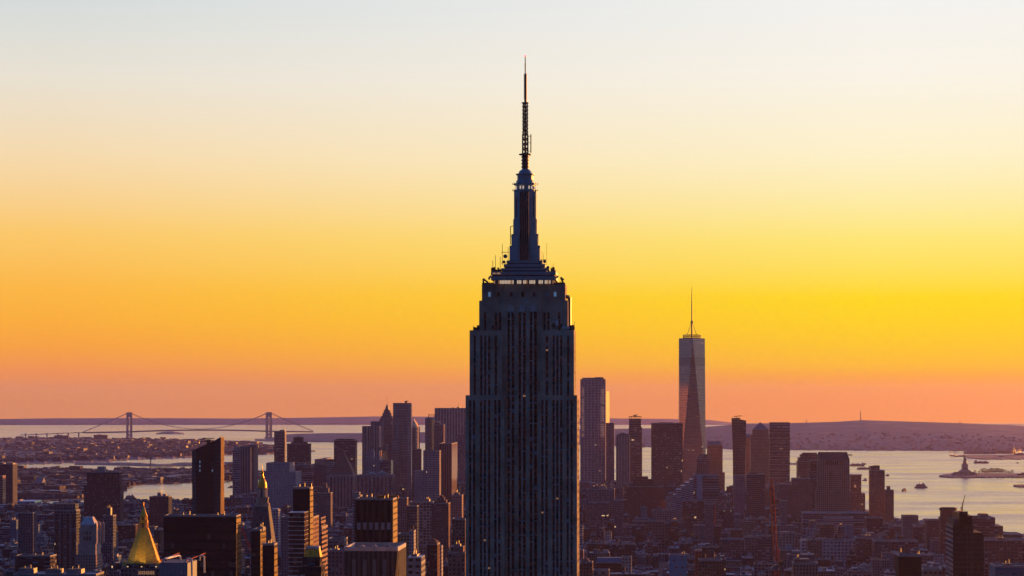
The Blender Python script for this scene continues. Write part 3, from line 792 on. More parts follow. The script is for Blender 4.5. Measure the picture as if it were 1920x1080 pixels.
# ------------------------------------------------------------------ the tapering glass tower with the spire
def glass_spire_tower():
    D = 5950
    T = Tower('glass_tower', 'tall tapering glass tower with triangular facets and a slim spire', 'tower', 1274.5, 1323.5, 635, D, 62, rot=.0, handle='the tapering glass tower')
    h = T.w/2
    zt = T.top; zb = 57.0
    base = [(-h, -h), (h, -h), (h, h), (-h, h)]
    topv = [(0, -h), (h, 0), (0, h), (-h, 0)]
    def facet(pts, m='mirror'):
        b = MB(m, m, (.2, .2, .22))
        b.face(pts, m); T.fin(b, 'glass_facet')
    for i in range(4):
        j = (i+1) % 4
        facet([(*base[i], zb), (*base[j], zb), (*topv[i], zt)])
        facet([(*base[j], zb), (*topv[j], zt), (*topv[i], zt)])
    b = MB('glass', 'roof_grey', (.3, .3, .3)); b.prism(base, 0, zb); T.fin(b, 'base')
    b = MB('roof_grey', 'roof_grey'); b.prism([(x*.995, y*.995) for x, y in topv], zt-.2, zt+T.m(1.2), 'steel', 'roof_grey'); T.fin(b, 'parapet')
    # darker plant storeys
    b = MB()
    def sq(f): # section of the tapering prism at height fraction f
        out = []
        for i in range(4):
            p, q = Vector(base[i]), Vector(topv[i]); r_ = Vector(topv[i-1])
            out += [p.lerp(r_, f), p.lerp(q, f)]
        return [(v.x*1.002, v.y*1.002) for v in out]
    for y0, y1 in ((685, 669),):
        f0, f1 = (T.lz(y0)-zb)/(zt-zb), (T.lz(y1)-zb)/(zt-zb)
        b.loft(sq(f0), T.lz(y0), sq(f1), T.lz(y1), 'plant_band', top=False)
    T.fin(b, 'plant_storey')
    rr = T.m(16.5)
    b = MB(); z = T.lz
    for py in (633.5, 630.5, 627.8): 
        b.lathe([(rr, z(py)), (rr*1.03, z(py-.35)), (rr*1.03, z(py-.8)), (rr, z(py-.9))], 'black_metal', 22)
    for i in range(22):
        a = 2*math.pi*i/22
        b.tube((rr*math.cos(a), rr*math.sin(a), zt), (rr*math.cos(a), rr*math.sin(a), z(627)), .45, 'black_metal', 4)
        if i % 3 == 0: b.tube((rr*math.cos(a), rr*math.sin(a), z(630)), (0, 0, z(630)), .5, 'black_metal', 4)
    T.fin(b, 'roof_ring')
    b = MB()
    b.lathe([(2.2, zt), (1.9, z(605))], 'black_metal', 8)
    b.lathe([(4.2, z(605.5)), (3.2, z(602.5)), (1.6, z(600))], 'black_metal', 8)
    b.lathe([(1.5, z(605)), (1.3, z(570)), (.9, z(560)), (.7, z(545)), (.35, z(536.5))], 'black_metal', 8)
    for py in (592, 585, 578, 571, 565, 559, 553): b.lathe([(2.1, z(py)), (2.1, z(py-1))], 'black_metal', 8)
    sp_o = T.fin(b, 'spire')
    for a in (.6, 2.5, 3.8, 5.6):
        b = MB(); b.tube((rr*.7*math.cos(a), rr*.7*math.sin(a), z(628)), (0, 0, z(603)), .3, 'black_metal', 4); T.fin(b, 'stay_cable', under=sp_o)
glass_spire_tower()

# ------------------------------------------------------------------ gold pyramid, clock tower, gilded lantern tower
def gold_pyramid():
    T = Tower('pyramid_tower', 'stone tower under a steep gold pyramid roof with open lantern', 'tower', 226, 306, 1066, 2050, 27, wall='punched', col=(.3, .27, .24), handle='the gold pyramid roof')
    b = T.mb(); h = T.w/2
    b.box(-h, h, -13.5, 13.5, 0, T.lz(1066))
    b.box(T.lx(236), T.lx(302), -11.5, 14.5, T.lz(1066)-.5, T.lz(1057.5), 'loft'); T.fin(b, 'wall')
    for i in range(9):
        m = MB(); p = 260+i*3.4; m.box(T.lx(p), T.lx(p+1.8), -13.75, -13.4, T.lz(1077), T.lz(1070.5), 'window_dusk'); T.fin(m, 'window')
    c = T.lx(262.6)
    def octo(r, k=.36): return [(c-r, -r*k+1), (c-r*k, -r+1), (c+r*k, -r+1), (c+r, -r*k+1), (c+r, r*k+1), (c+r*k, r+1), (c-r*k, r+1), (c-r, r*k+1)]
    r0, r1 = T.m(30.3), T.m(9.3)
    b = MB(); b.loft(octo(r0), T.lz(1057.6), octo(r1), T.lz(994), 'gold', 'gold', True); rf = T.fin(b, 'roof')
    b = MB()
    for A, B in zip(octo(r0*1.005), octo(r1*1.01)): b.tube((*A, T.lz(1057.4)), (*B, T.lz(993.8)), .22, 'gold', 5)
    T.fin(b, 'roof_rib', under=rf)
    b = MB(); r = T.m(9)
    b.prism(octo(r), T.lz(994.2), T.lz(991.5), 'gold', 'gold', True)
    for ya, yb, k in ((991.5, 981, .8), (977, 970, .68)):
        for x, y in octo(r*k): b.tube((x, y, T.lz(ya)), (x, y, T.lz(yb)), .38, 'gold', 6)
        b.prism(octo(r*k*.55), T.lz(ya), T.lz(yb), 'roof_dark', 'gold')
        b.prism(octo(r*k*1.12), T.lz(yb)-.02, T.lz(yb-2.6), 'gold', 'gold', True)
    b.prism(octo(r*.86), T.lz(981), T.lz(977), 'gold', 'gold', True)
    b.loft(octo(r*.66), T.lz(967.5), octo(r*.06), T.lz(950), 'goldleaf', 'goldleaf')
    b.tube((c, 1, T.lz(951)), (c, 1, T.lz(943)), .22, 'goldleaf', 5)
    T.fin(b, 'lantern')
    for px in (232, 295.5, 303):
        b = MB(); x = T.lx(px); z0 = T.lz(1060)
        P = rect(x-2, x+2, -12.5, -8.5); b.prism(P, z0-3, z0, 'limestone', 'limestone'); b.cone(rect(x-2, x+2, -12.5, -8.5), z0, (x, -10.5, T.lz(1049)), 'gold'); T.fin(b, 'pinnacle')
    for px in (243, 269, 296):     # floodlights on the ledge under the gold roof
        x = T.lx(px); z = T.lz(1062)
        b = MB(); b.box(x-.5, x+.5, -21.4, -20.6, z, z+.7, 'lamp_warm'); b.tube((x, -21, z), (x, -13.4, z-3), .12, 'steel', 4); fo = T.fin(b, 'floodlight')
        ld = bpy.data.lights.new('floodlight', 'SPOT'); ld.energy = 3000; ld.spot_size = R(95); ld.spot_blend = .8; ld.color = (1, .78, .42); ld.shadow_soft_size = .5
        lo = bpy.data.objects.new('floodlight_lamp', ld); COL.objects.link(lo); lo.parent = T.root; lo.location = (x, -21.6, z+1.2)
        lo.rotation_euler = Vector((0, .62, .8)).to_track_quat('-Z', 'Y').to_euler()
gold_pyramid()

def clock_tower():
    T = Tower('clock_tower', 'pale stone clock tower with sloping top and sunlit right edge', 'tower', 141, 180, 1040, 2900, 34, wall='punched', col=(.5, .38, .33), handle='the clock tower')
    lx, lz = T.lx, T.lz
    b = T.mb(); h = T.w/2
    b.box(-h, h, -17, 17, 0, lz(1040)); b.box(lx(146), lx(179), -16, 10, lz(1040)-1, lz(1020), 'limestone_warm')
    b.box(lx(148), lx(178), -15, 8, lz(1020)-1, lz(992), 'limestone_warm', 'roof_grey'); T.fin(b, 'wall')
    for p in (156, 161.5, 167):
        for a, c in ((1014, 1006), (1002, 996)):
            m = MB(); m.box(lx(p), lx(p+2.6), -15.25, -14.9, lz(a), lz(c), 'glass_black'); T.fin(m, 'arched_window')
    m = MB(); cz_, cx = lz(1027), lx(163); n = 18
    ring = [(cx+4.6*math.cos(2*math.pi*i/n), -16.2, cz_+4.6*math.sin(2*math.pi*i/n)) for i in range(n)]
    m.face(ring, 'limestone_warm'); cf = T.fin(m, 'clock_face')
    m = MB(); m.tube((cx, -16.4, cz_), (cx+2.6, -16.4, cz_-1.6), .3, 'black_metal'); m.tube((cx, -16.4, cz_), (cx-3.6, -16.4, cz_+1.8), .22, 'black_metal'); T.fin(m, 'clock_hand', under=cf)
    b = MB(); A = rect(lx(149), lx(177), -14, 7); B = rect(lx(155), lx(169), -6, 2)
    b.prism(A, lz(992), lz(984), 'limestone_warm', 'roof_grey'); b.loft(A, lz(984), B, lz(970), 'limestone_pale', 'limestone_pale')
    T.fin(b, 'roof')
    for p, y in ((178.5, -14), (178.5, 6), (183, 12)):
        m = MB(); m.box(lx(p)-1.5, lx(p)+1.5, y-1.5, y+1.5, lz(1020), lz(984), 'limestone_warm'); m.cone(rect(lx(p)-1.5, lx(p)+1.5, y-1.5, y+1.5), lz(984), (lx(p), y, lz(979)), 'limestone_warm'); T.fin(m, 'turret')
clock_tower()

def lantern_tower():
    T = Tower('lantern_tower', 'pale marble tower with pyramid roof and gilded cupola', 'tower', 472, 511, 1032, 2200, 20, wall='punched', col=(.42, .4, .37), handle='the gilded cupola')
    lx, lz = T.lx, T.lz
    c = lx(488.4); h = T.w/2
    b = T.mb(); b.box(c-h, c+h, -10, 10, 0, lz(1032)); b.box(c-h-.8, c+h+.8, -10.8, 10.8, lz(1032), lz(1026), 'limestone_pale', 'limestone_pale', True); T.fin(b, 'wall')
    b = MB('punched', 'limestone_pale', (.4, .39, .37)); k = T.m(23); t = T.m(13.2)
    b.loft(rect(c-k, c+k, -k, k), lz(1026), rect(c-t, c+t, -t, t), lz(950), 'old_stone', 'old_stone'); rf = T.fin(b, 'roof')
    for f, cols in ((.35, (-.3, 0, .3)), (.55, (-.22, .22)), (.72, (0,))):
        for q in cols:
            hw = k+(t-k)*f; z = lz(1026)+(lz(950)-lz(1026))*f
            m = MB(); x = c+q*hw*1.6; m.box(x-.8, x+.8, -hw-.3, -hw+1.5, z-1.2, z+1.4, 'roof_dark'); T.fin(m, 'dormer', under=rf)
    def octo(r): return [(c+r*math.cos(math.pi/8+i*math.pi/4), r*math.sin(math.pi/8+i*math.pi/4)) for i in range(8)]
    b = MB()
    b.prism(octo(T.m(14.5)), lz(950.5), lz(944), 'limestone', 'roof_dark', True)
    b.prism(octo(T.m(12)), lz(944), lz(936), 'limestone', 'roof_dark'); b.prism(octo(T.m(13)), lz(936), lz(933), 'limestone', 'roof_dark', True)
    for x, y in octo(T.m(8.4)): b.tube((x, y, lz(933)), (x, y, lz(918)), .6, 'limestone_pale', 6)
    b.prism(octo(T.m(5)), lz(933), lz(918), 'roof_dark'); b.prism(octo(T.m(10)), lz(918), lz(915.5), 'limestone', 'roof_dark', True)
    T.fin(b, 'loggia')
    b = MB(); b.lathe([(T.m(8.2), lz(915.5)), (T.m(8.4), lz(910)), (T.m(7.2), lz(904)), (T.m(5), lz(899)), (T.m(3.2), lz(896))], 'goldleaf', 14, c, 0); cu = T.fin(b, 'cupola')
    b = MB(); b.lathe([(T.m(3.8), lz(896)), (T.m(3.8), lz(894.5)), (T.m(2.4), lz(893.5)), (T.m(2.4), lz(888)), (T.m(3), lz(887)), (T.m(1.4), lz(883.5)), (T.m(.5), lz(880)), (T.m(.3), lz(873))], 'goldleaf', 10, c, 0); T.fin(b, 'finial', under=cu)
lantern_tower()

# ------------------------------------------------------------------ the other towers
BRICK, BROWN, TAN, GREY, WHITE, BLUEGREY, DARK, PINK = (.2, .085, .06), (.15, .1, .075), (.36, .28, .21), (.27, .27, .27), (.6, .58, .56), (.22, .27, .32), (.05, .05, .055), (.38, .24, .2)
def side(px, D, n): return max(8.0, n*D/F/max(.02, (1237-px)/F))
def B(kind, label, px0, px1, py, D, depth=30, wall='punched', col=GREY, roof='roof_grey', rot=GR, cat='building', handle=None, group=None,
      tiers=(), bulk=(), tanks=(), bnd=None, strp=None, prs=None, par=True, pyr=None, hip=None, base=None, mast=(), win=()):
    T = Tower(kind, label, cat, px0, px1, py, D, depth, rot, group, handle, wall, col, roof)
    h, d = T.w/2, depth/2
    lx, lz = T.lx, T.lz
    b = T.mb()
    b.box(-h, h, -d, d, 0, T.top)
    if base: b.box(lx(base[0]), lx(base[1]), -d-4, d+4, 0, lz(base[2]))
    z = T.top; cur = (-h, h, -d, d)
    for i, (a, c, y) in enumerate(tiers):
        k = min(.9, (lx(c)-lx(a))/T.w)
        dd = d*max(.35, k)
        b.box(lx(a), lx(c), -dd, dd, z-.3, lz(y)); z2 = lz(y)
        if i+1 < len(tiers) and tiers[i+1][2] >= y: continue
        z = z2; cur = (lx(a), lx(c), -dd, dd)
    T.fin(b, 'wall')
    if par and T.m(1) < 1.6: parapet(T, *(-h, h, -d, d), T.top)
    for a, c, y in bulk:
        m = MB('roof_grey', 'roof_grey'); q = d*.45
        m.box(lx(a), lx(c), -q, q, z-.2 if lx(a) >= cur[0] and lx(c) <= cur[1] else T.top-.2, lz(y), 'concrete' if a % 2 else 'steel', 'roof_dark')
        for e in range(2):
            x = lx(a)+(lx(c)-lx(a))*(.3+.4*e); m.tube((x, 0, lz(y)), (x, 0, lz(y)+2+e), .35, 'steel', 5)
        T.fin(m, 'bulkhead')
    for a in tanks: put_tank(T.root, lx(a), -d*.3, T.top, 1.0+.2*(int(a) % 3))
    if bnd:
        bands(T, -h, h, -d, d, max(0, T.top-90*bnd[0]), T.top, bnd[0], bnd[1], sill=bnd[2] if len(bnd) > 2 else 1.2)
    if strp:
        n, fr = strp
        xs = [(-h+T.w*(i+.5-fr/2)/n, -h+T.w*(i+.5+fr/2)/n) for i in range(n)]
        strips(T, xs, -d, 0, T.top-4)
        ns = max(1, round(n*depth/T.w)); strips_side(T, [(-d+depth*(i+.5-fr/2)/ns, -d+depth*(i+.5+fr/2)/ns) for i in range(ns)], h, 0, T.top-4)
    if prs:
        n, w, out, mt = prs
        piers(T, [-h+w/2+(T.w-w)*i/(n-1) for i in range(n)], -d, 0, T.top+.3, w, out, mt)
    if pyr:
        m = MB(); a, c, yb, ya, mt = pyr
        q = (lx(c)-lx(a))/2; cx = (lx(a)+lx(c))/2; zb = lz(yb)
        if zb > T.top+.5: m.box(lx(a), lx(c), -min(q, d), min(q, d), T.top-.2, zb, wall)
        m.cone(rect(lx(a)-.6, lx(c)+.6, -min(q, d)-.6, min(q, d)+.6), zb, (cx, 0, lz(ya)), mt); T.fin(m, 'roof')
    if hip:
        a, c, ya, mt = hip
        m = MB(); m.loft(rect(-h-.3, h+.3, -d-.3, d+.3), T.top, rect(lx(a), lx(c), -d*.4, d*.4), lz(ya), mt, mt); T.fin(m, 'roof')
    for a, y, r in mast:
        m = MB(); m.tube((lx(a), 0, z-1), (lx(a), 0, lz(y)), r, 'black_metal', 5, r2=r*.4); T.fin(m, 'antenna')
    if wall == 'darkmatte':        # panels added on the right flank only, tinted to imitate orange sunlight
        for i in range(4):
            m = MB('sun_tint_flank', 'spandrel', (.03, .02, .015)); y = -d+depth*i/4
            m.box(h-.02, h+.12, y+.15, y+depth/4-.15, 0, T.top-1.2, 'sun_tint_flank', 'spandrel'); T.fin(m, 'sun_tint_panel')
    for a, c, y0, y1, mt in win:
        m = MB(); m.box(lx(a), lx(c), -d-.25, -d+.1, lz(y0), lz(y1), mt); T.fin(m, 'window')
    return T
def top_crane(T, px, y0, pxa, pxb, yb, mat='black_metal'):
    m = MB(); lx, lz = T.lx, T.lz
    m.tube((lx(px), 0, lz(y0)-2), (lx(px), 0, lz(yb)), 1.0, mat, 5); m.tube((lx(pxa), 0, lz(yb)), (lx(pxb), 0, lz(yb-1.0)), .9, mat, 5); m.box(lx(px)-2, lx(px)+2, -2, 2, lz(yb)-3, lz(yb), mat)
    T.fin(m, 'roof_crane')

# --- left foreground
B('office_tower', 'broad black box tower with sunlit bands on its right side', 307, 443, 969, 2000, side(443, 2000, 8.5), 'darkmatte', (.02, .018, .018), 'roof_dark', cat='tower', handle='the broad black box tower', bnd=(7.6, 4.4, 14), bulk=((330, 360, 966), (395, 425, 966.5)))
def slanted_tower():
    T = Tower('glass_tower', 'dark faceted glass tower with a top slanting up to the right', 'tower', 358, 413, 846, 2350, side(413, 2350, 7), wall='darkglass', col=(.03, .035, .04), handle='the slanted dark glass tower')
    lx, lz, d = T.lx, T.lz, T.d/2
    # floor plan with two shallow folds in the front, roof plane rising to the right
    def ring(e): return [(lx(358)+e*1.6, -d+4.5), (lx(367.5)+e, -d), (lx(402), -d-2.2), (lx(413.5)-e, -d+.6), (lx(413.5)-e, d), (lx(358)+e*1.6, d)]
    tops = [846, 842, 826.5, 819.2, 819.2, 846]
    low, up = ring(.9), ring(0)
    cols = [(.05, .07, .085), (.018, .018, .02), (.06, .075, .09), (.03, .03, .03), (.03, .03, .03), (.03, .03, .03)]
    for i in range(6):
        j = (i+1) % 6
        b = MB('darkglass', 'roof_dark', cols[i])
        b.face([(*low[i], 0), (*low[j], 0), (*up[j], lz(tops[j])), (*up[i], lz(tops[i]))], 'darkglass2' if i in (0, 2) else ('darkglass' if i == 3 else 'darkglass3'))
        T.fin(b, 'glass_facade')
    b = MB(); b.face([(*up[i], lz(tops[i])-3.0) for i in range(6)], 'roof_dark'); T.fin(b, 'roof')
    for k in range(10):
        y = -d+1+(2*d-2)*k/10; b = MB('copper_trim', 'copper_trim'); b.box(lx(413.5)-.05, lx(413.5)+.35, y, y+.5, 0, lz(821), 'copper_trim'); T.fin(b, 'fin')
    for px, py in ((375, 866), (375, 874), (375, 882), (399, 882), (399, 869), (399, 876)):
        m = MB(); y = -d-2.2*(px-367)/35-.3
        m.box(lx(px-1), lx(px+1), y-.1, y+.4, lz(py+2.2), lz(py-2.2), 'window_blue' if px < 380 or py > 880 else 'blind_red'); T.fin(m, 'window')
    m = MB(); m.tube((lx(387), 0, lz(838)), (lx(387), 0, lz(825)), 1.6, 'black_metal', 8); m.box(lx(376), lx(398), -.7, .7, lz(822.8), lz(821.3), 'black_metal'); m.box(lx(383.5), lx(391), -1.6, 1.6, lz(828), lz(824), 'black_metal')
    m.tube((lx(372), 0, lz(828.5)), (lx(383), 0, lz(828)), .35, 'black_metal', 5); m.tube((lx(369.5), 0, lz(842)), (lx(369.5), 0, lz(829)), .5, 'steel', 5); m.tube((lx(369.5), 0, lz(829.5)), (lx(364), 0, lz(826)), .5, 'orange_paint', 5)
    T.fin(m, 'roof_crane')
slanted_tower()
def duct_house():
    T = Tower('plant_house', 'blue grey rooftop box with fat bent ducts and railings', 'building', 299, 351.5, 1055, 1500, side(351, 1500, 18), wall='panelwall', col=(.2, .28, .36), roof='roof_grey', handle='the blue box with bent ducts')
    h, d, lx, lz = T.w/2, T.d/2, T.lx, T.lz
    b = T.mb(); b.box(-h, h, -d, d, 0, T.top, 'panelwall', 'roof_grey'); T.fin(b, 'wall')
    for y in (-d, d-.4):
        m = MB()
        for k in range(9): m.tube((-h+T.w*k/8, y+.2, T.top), (-h+T.w*k/8, y+.2, T.top+2.4), .07, 'steel', 4)
        m.tube((-h, y+.2, T.top+2.4), (h, y+.2, T.top+2.4), .07, 'steel', 4); m.tube((-h, y+.2, T.top+1.2), (h, y+.2, T.top+1.2), .07, 'steel', 4); T.fin(m, 'railing')
    def bend(pts, r):
        m = MB()
        for a, c in zip(pts, pts[1:]): m.tube(a, c, r, 'white_paint', 10)
        T.fin(m, 'duct')
    zt = T.top
    bend([(lx(306), -d+1, zt), (lx(306), -d+1.2, lz(1050)), (lx(308), -d+1.5, lz(1048)), (lx(313), 0, lz(1047.5)), (lx(321), d*.5, lz(1046)), (lx(323), d*.6, lz(1048)), (lx(323.5), d*.6, zt)], .65)
    bend([(lx(348), -d+1, zt), (lx(348.5), -d+1, lz(1050)), (lx(350), -d+1, lz(1048)), (lx(354), -d+1, lz(1047.5)), (lx(359), -d+1, lz(1050)), (lx(359.5), -d+1, lz(1080))], .65)
    bend([(lx(362), d*.4, zt), (lx(363), d*.4, lz(1046.5)), (lx(366), d*.4, lz(1045)), (lx(370.5), d*.4, lz(1047)), (lx(371), d*.4, lz(1078))], .55)
    for x in (300, 350):
        m = MB(); m.tube((lx(x), -d, lz(1051)), (lx(x+18), d, lz(1042.5)), .2, 'orange_paint', 5); T.fin(m, 'pipe')
    for x in (312.5, 316.5):
        m = MB(); m.tube((lx(x), -d-.3, lz(1068)), (lx(x), -d-.3, zt+1), .07, 'steel', 4); T.fin(m, 'ladder_rail')
    m = MB(); m.box(lx(338), lx(342), -d-.3, -d+.05, lz(1076), lz(1071.5), 'blind_blue'); T.fin(m, 'vent')
duct_house()
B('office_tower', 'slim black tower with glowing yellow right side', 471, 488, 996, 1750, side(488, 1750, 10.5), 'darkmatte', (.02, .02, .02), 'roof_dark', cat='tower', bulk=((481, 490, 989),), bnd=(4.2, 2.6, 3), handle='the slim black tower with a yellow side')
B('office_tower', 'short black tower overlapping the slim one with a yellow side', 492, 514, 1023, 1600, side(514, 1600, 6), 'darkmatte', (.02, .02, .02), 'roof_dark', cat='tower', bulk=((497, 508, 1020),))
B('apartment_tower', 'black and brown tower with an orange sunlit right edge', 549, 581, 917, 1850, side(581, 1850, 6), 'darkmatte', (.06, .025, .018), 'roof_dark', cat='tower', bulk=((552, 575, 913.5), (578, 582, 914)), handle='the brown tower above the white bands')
T_ = B('office_block', 'glass block wrapped in thin white floor bands below the brown tower', 542, 571, 961, 1825, 20, 'redglass', (.06, .03, .03), cat='building', prs=None, par=False, handle='the white banded block')
for i in range(24):
    m = MB(); z = T_.top-i*T_.m(8.4)/1.0
    m.box(-T_.w/2-.6, T_.w/2, -T_.d/2-1.0, T_.d/2, z-.28, z+.12, 'white_paint'); T_.fin(m, 'floor_slab')
B('apartment_tower', 'narrow block with orange window rows right of the brown tower', 585, 587, 972, 2120, side(587, 2120, 11), 'bars', (.5, .3, .2), cat='tower', bulk=())
B('apartment_tower', 'balcony tower with sunlit slats right of the orange window rows', 601, 603.5, 991, 2060, side(604, 2060, 11), 'ribbon', (.45, .28, .22), cat='tower', tiers=((599, 601, 971),))
T_ = B('mansard_building', 'black building capped by a yellow gold mansard roof', 567, 600, 1044, 1500, side(600, 1500, 4), 'loft', (.05, .04, .045), 'roof_dark', handle='the gold mansard roof', base=(562, 604, 1061), par=False)
def mansard(T):
    h, d, lx, lz = T.w/2, T.d/2, T.lx, T.lz
    m = MB(); m.loft(rect(lx(569.5), h+.2, -d-.2, d), T.top-.1, rect(lx(573), lx(597.5), -d+1.6, d-1.6), lz(1029), 'gold', 'roof_silver'); T.fin(m, 'mansard_roof')
    m = MB(); m.box(lx(573), lx(597), -d+1.5, -d+2.2, lz(1029), lz(1025), 'roof_silver'); m.box(lx(573), lx(597), d-2.2, d-1.5, lz(1029), lz(1025), 'roof_silver'); m.box(lx(597)-.4, lx(597.6), -d+2.2, d-2.2, lz(1029), lz(1024.6), 'roof_silver'); T.fin(m, 'roof_screen')
    m = MB('glass', 'glass', BLUEGREY); m.box(lx(577), lx(590), -d-.5, -d+.1, 0, T.top-.5, 'glass', 'roof_dark'); T.fin(m, 'glass_bay')
mansard(T_)
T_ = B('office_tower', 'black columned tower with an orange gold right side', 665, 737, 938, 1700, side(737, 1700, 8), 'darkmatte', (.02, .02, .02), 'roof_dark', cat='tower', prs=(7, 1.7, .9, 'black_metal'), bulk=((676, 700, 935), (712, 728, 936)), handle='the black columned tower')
for i in range(6):
    m = MB(); x = -T_.w/2+1.75+(T_.w-1.7)*i/6; m.box(x, x+(T_.w-1.7)/6-1.8, -T_.d/2-.5, -T_.d/2+.1, T_.lz(993), T_.lz(979.5), 'louver'); T_.fin(m, 'louver_panel')
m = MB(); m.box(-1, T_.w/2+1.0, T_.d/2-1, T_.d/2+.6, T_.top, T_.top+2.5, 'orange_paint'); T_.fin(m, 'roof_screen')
def flared_block():
    T = Tower('office_block', 'dark block with open flat roof rim and slanted corner facet', 'building', 645.5, 746, 1033, 1450, side(746, 1450, 15.5), wall='bars', col=(.1, .095, .09), handle='the open rimmed block')
    h, d, lx, lz = T.w/2, T.d/2, T.lx, T.lz
    k = lz(1080)
    low = [(lx(647), -d), (lx(741.5), -d), (h+.2, -d+6), (h+.2, d), (lx(647), d)]
    up = [(-h, -d), (lx(745.5), -d), (h+.2, -d+1.0), (h+.2, d), (-h, d)]
    b = MB('stripe_wall', 'roof_dark', (.1, .095, .09))
    b.prism(low, 0, k, 'stripe_wall'); b.loft(low, k, up, T.top, 'stripe_wall', 'roof_dark'); T.fin(b, 'wall')
    for i, px in enumerate((664, 684, 702, 721)):
        m = MB(); m.box(lx(px-3.4), lx(px+3.4), -d-.6, -d+.3, 0, T.top-5, 'slate_grey'); T.fin(m, 'pier')
    parapet(T, -h, h, -d, d, T.top, 2.4, 1.0, 'limestone_pale')
    for px, py, w in ((667, 1031, 8), (690, 1028.5, 9), (712, 1029.5, 13), (730, 1031, 7)):
        m = MB(); m.box(lx(px), lx(px+w), -2, 3.5, T.top, T.top+1.6, 'blue_paint'); m.box(lx(px)+1, lx(px+w)-1, -1, 2, T.top+1.6, T.top+2.2, 'roof_grey'); T.fin(m, 'roof_plant')
    for px in (672, 698, 714):
        m = MB(); m.box(lx(px), lx(px+1.6), d-2.5, d-1.5, T.top, T.top+2.3, 'limestone_pale'); T.fin(m, 'roof_post')
flared_block()
B('loft_building', 'white gridded building with black attic beside the open rimmed block', 763, 790, 1057, 1650, side(790, 1650, 7.5), 'punched_wide', (.42, .42, .44), 'roof_silver', tiers=((763.2, 789.8, 1045),), bulk=((768, 780, 1041),))
B('apartment_building', 'dark red gabled tower with lit right flank below the far towers', 800, 820, 1022, 2250, side(820, 2250, 5), 'punched', (.14, .06, .05), 'roof_dark', pyr=(803, 816, 1016, 1010, 'brick_red'), tiers=((802, 818, 1016),))
B('apartment_building', 'pinkish stone tower with stepped top left of the great tower', 840, 872, 1038, 1950, 20, 'punched', PINK, tiers=((844, 868, 1025),), bulk=((850, 862, 1021),))
B('clock_gable_building', 'small white building with a lit orange gable', 825, 828, 1026, 2300, 14, 'punched', WHITE)
B('apartment_tower', 'dark brown tower with greenish lit roof at the left edge', -30, 24, 871, 5600, 40, 'punched', (.06, .05, .05), 'roof_dark', cat='tower', bulk=((-10, 4, 868), (8, 22, 868.5)), handle='the left edge tower')
B('apartment_tower', 'narrow tower with glowing orange balcony rows at the left edge', -20, 5, 893, 5450, 26, 'ribbon', (.5, .22, .13), cat='tower')
B('housing_slab', 'wide dark slab tower with a boxy water tank house on top', 163, 224, 886, 4300, 22, 'punched', (.09, .09, .1), 'roof_dark', cat='tower', bulk=((181, 195, 875), (199, 220, 884)), handle='the wide dark slab tower', strp=(12, .4), base=(158, 226, 910))
B('apartment_tower', 'grey slab with two dark window columns and black top', 101, 143, 958, 3300, 22, 'punched_wide', (.34, .33, .31), 'roof_dark', cat='tower', tiers=((101, 141, 945),), strp=(4, .45), handle='the grey slab with dark columns')
B('apartment_building', 'dim concrete block left of the grey slab', 34, 62, 963, 3250, 20, 'punched', (.26, .25, .25), bulk=((42, 50, 960),))
B('apartment_building', 'mid grey block with pale cap right of the dark slab', 191, 212, 968, 3200, 18, 'bars', (.3, .3, .31), bulk=((196, 206, 952),), handle='the pale capped grey block')
B('apartment_building', 'dark block with turreted tank roof against the river', 280, 316, 932, 4200, 30, 'punched', (.08, .08, .09), 'roof_dark', bulk=((293, 299, 924), (303, 309, 927)), handle='the turreted block by the river')
B('hall', 'long white hall with low curved roofs at lower left', 24, 180, 1078, 2150, 30, 'ribbon', (.34, .36, .4), 'roof_silver', bulk=((30, 58, 1067), (80, 108, 1068), (120, 148, 1068)), handle='the long white hall')
B('office_block', 'dark block with pinkish red roof band at lower left', 28, 94, 1044, 2450, 26, 'ribbon', (.12, .07, .08), 'roof_dark', bulk=((50, 84, 1042),))
# --- left middle: the far towers before the bay
B('office_tower', 'tall pale striped slab tower with dark banded left third', 449, 470, 838, 5300, 40, 'stripes', (.36, .37, .4), cat='tower', tiers=((466, 483, 834),), handle='the pale striped slab')
B('office_tower', 'dark horizontally banded tower joined to the pale striped slab', 436, 449, 845, 5280, 40, 'ribbon', (.22, .24, .27), cat='tower', bulk=((437, 441, 837), (443, 448, 840)))
B('office_tower', 'plain purple grey tower right of the pale striped slab', 467, 476, 836, 5320, side(478, 5320, 8), 'stripes', (.2, .18, .2), cat='tower')
B('apartment_tower', 'slender tower with rounded balcony tiers in front of the bay', 514, 534, 809, 6300, 26, 'ribbon', (.24, .22, .22), cat='tower', bulk=((524, 533, 806),), bnd=(4, 1.8), handle='the slender balcony tower')
B('apartment_tower', 'black stepped tower beside the slender balcony tower', 538, 580, 833, 5600, 30, 'punched', (.055, .05, .055), 'roof_dark', cat='tower', tiers=((545, 574, 829), (549, 567, 820)), bulk=((555, 563, 818), (570, 574, 828)), handle='the black stepped tower')
B('courthouse', 'broad blue grey building with coral lit slots at its right edge', 499, 543, 869, 4900, side(545, 4900, 10), 'punched', (.27, .29, .31), handle='the broad blue grey building', base=(496, 555, 885), strp=None)
B('office_tower', 'glass tower with fine pale horizontal lines behind the brown tower', 553, 584, 872, 5200, 40, 'ribbon', (.36, .4, .44), cat='tower', tiers=((556, 570, 868),), bnd=(5, 2.4))
B('office_tower', 'plain dark tower between glass slabs in the middle distance', 585, 612, 871, 5250, 40, 'punched', (.1, .1, .12), 'roof_dark', cat='tower')
B('office_tower', 'teal glass slab with pale lines left of the pyramid courthouse', 612, 624, 868, 5150, 30, 'ribbon', (.3, .38, .4), cat='tower')
B('warehouse', 'low cyan block with a pink sunlit half before the bay', 590, 606, 862, 6000, side(606, 6000, 18), 'loft', (.3, .4, .45))
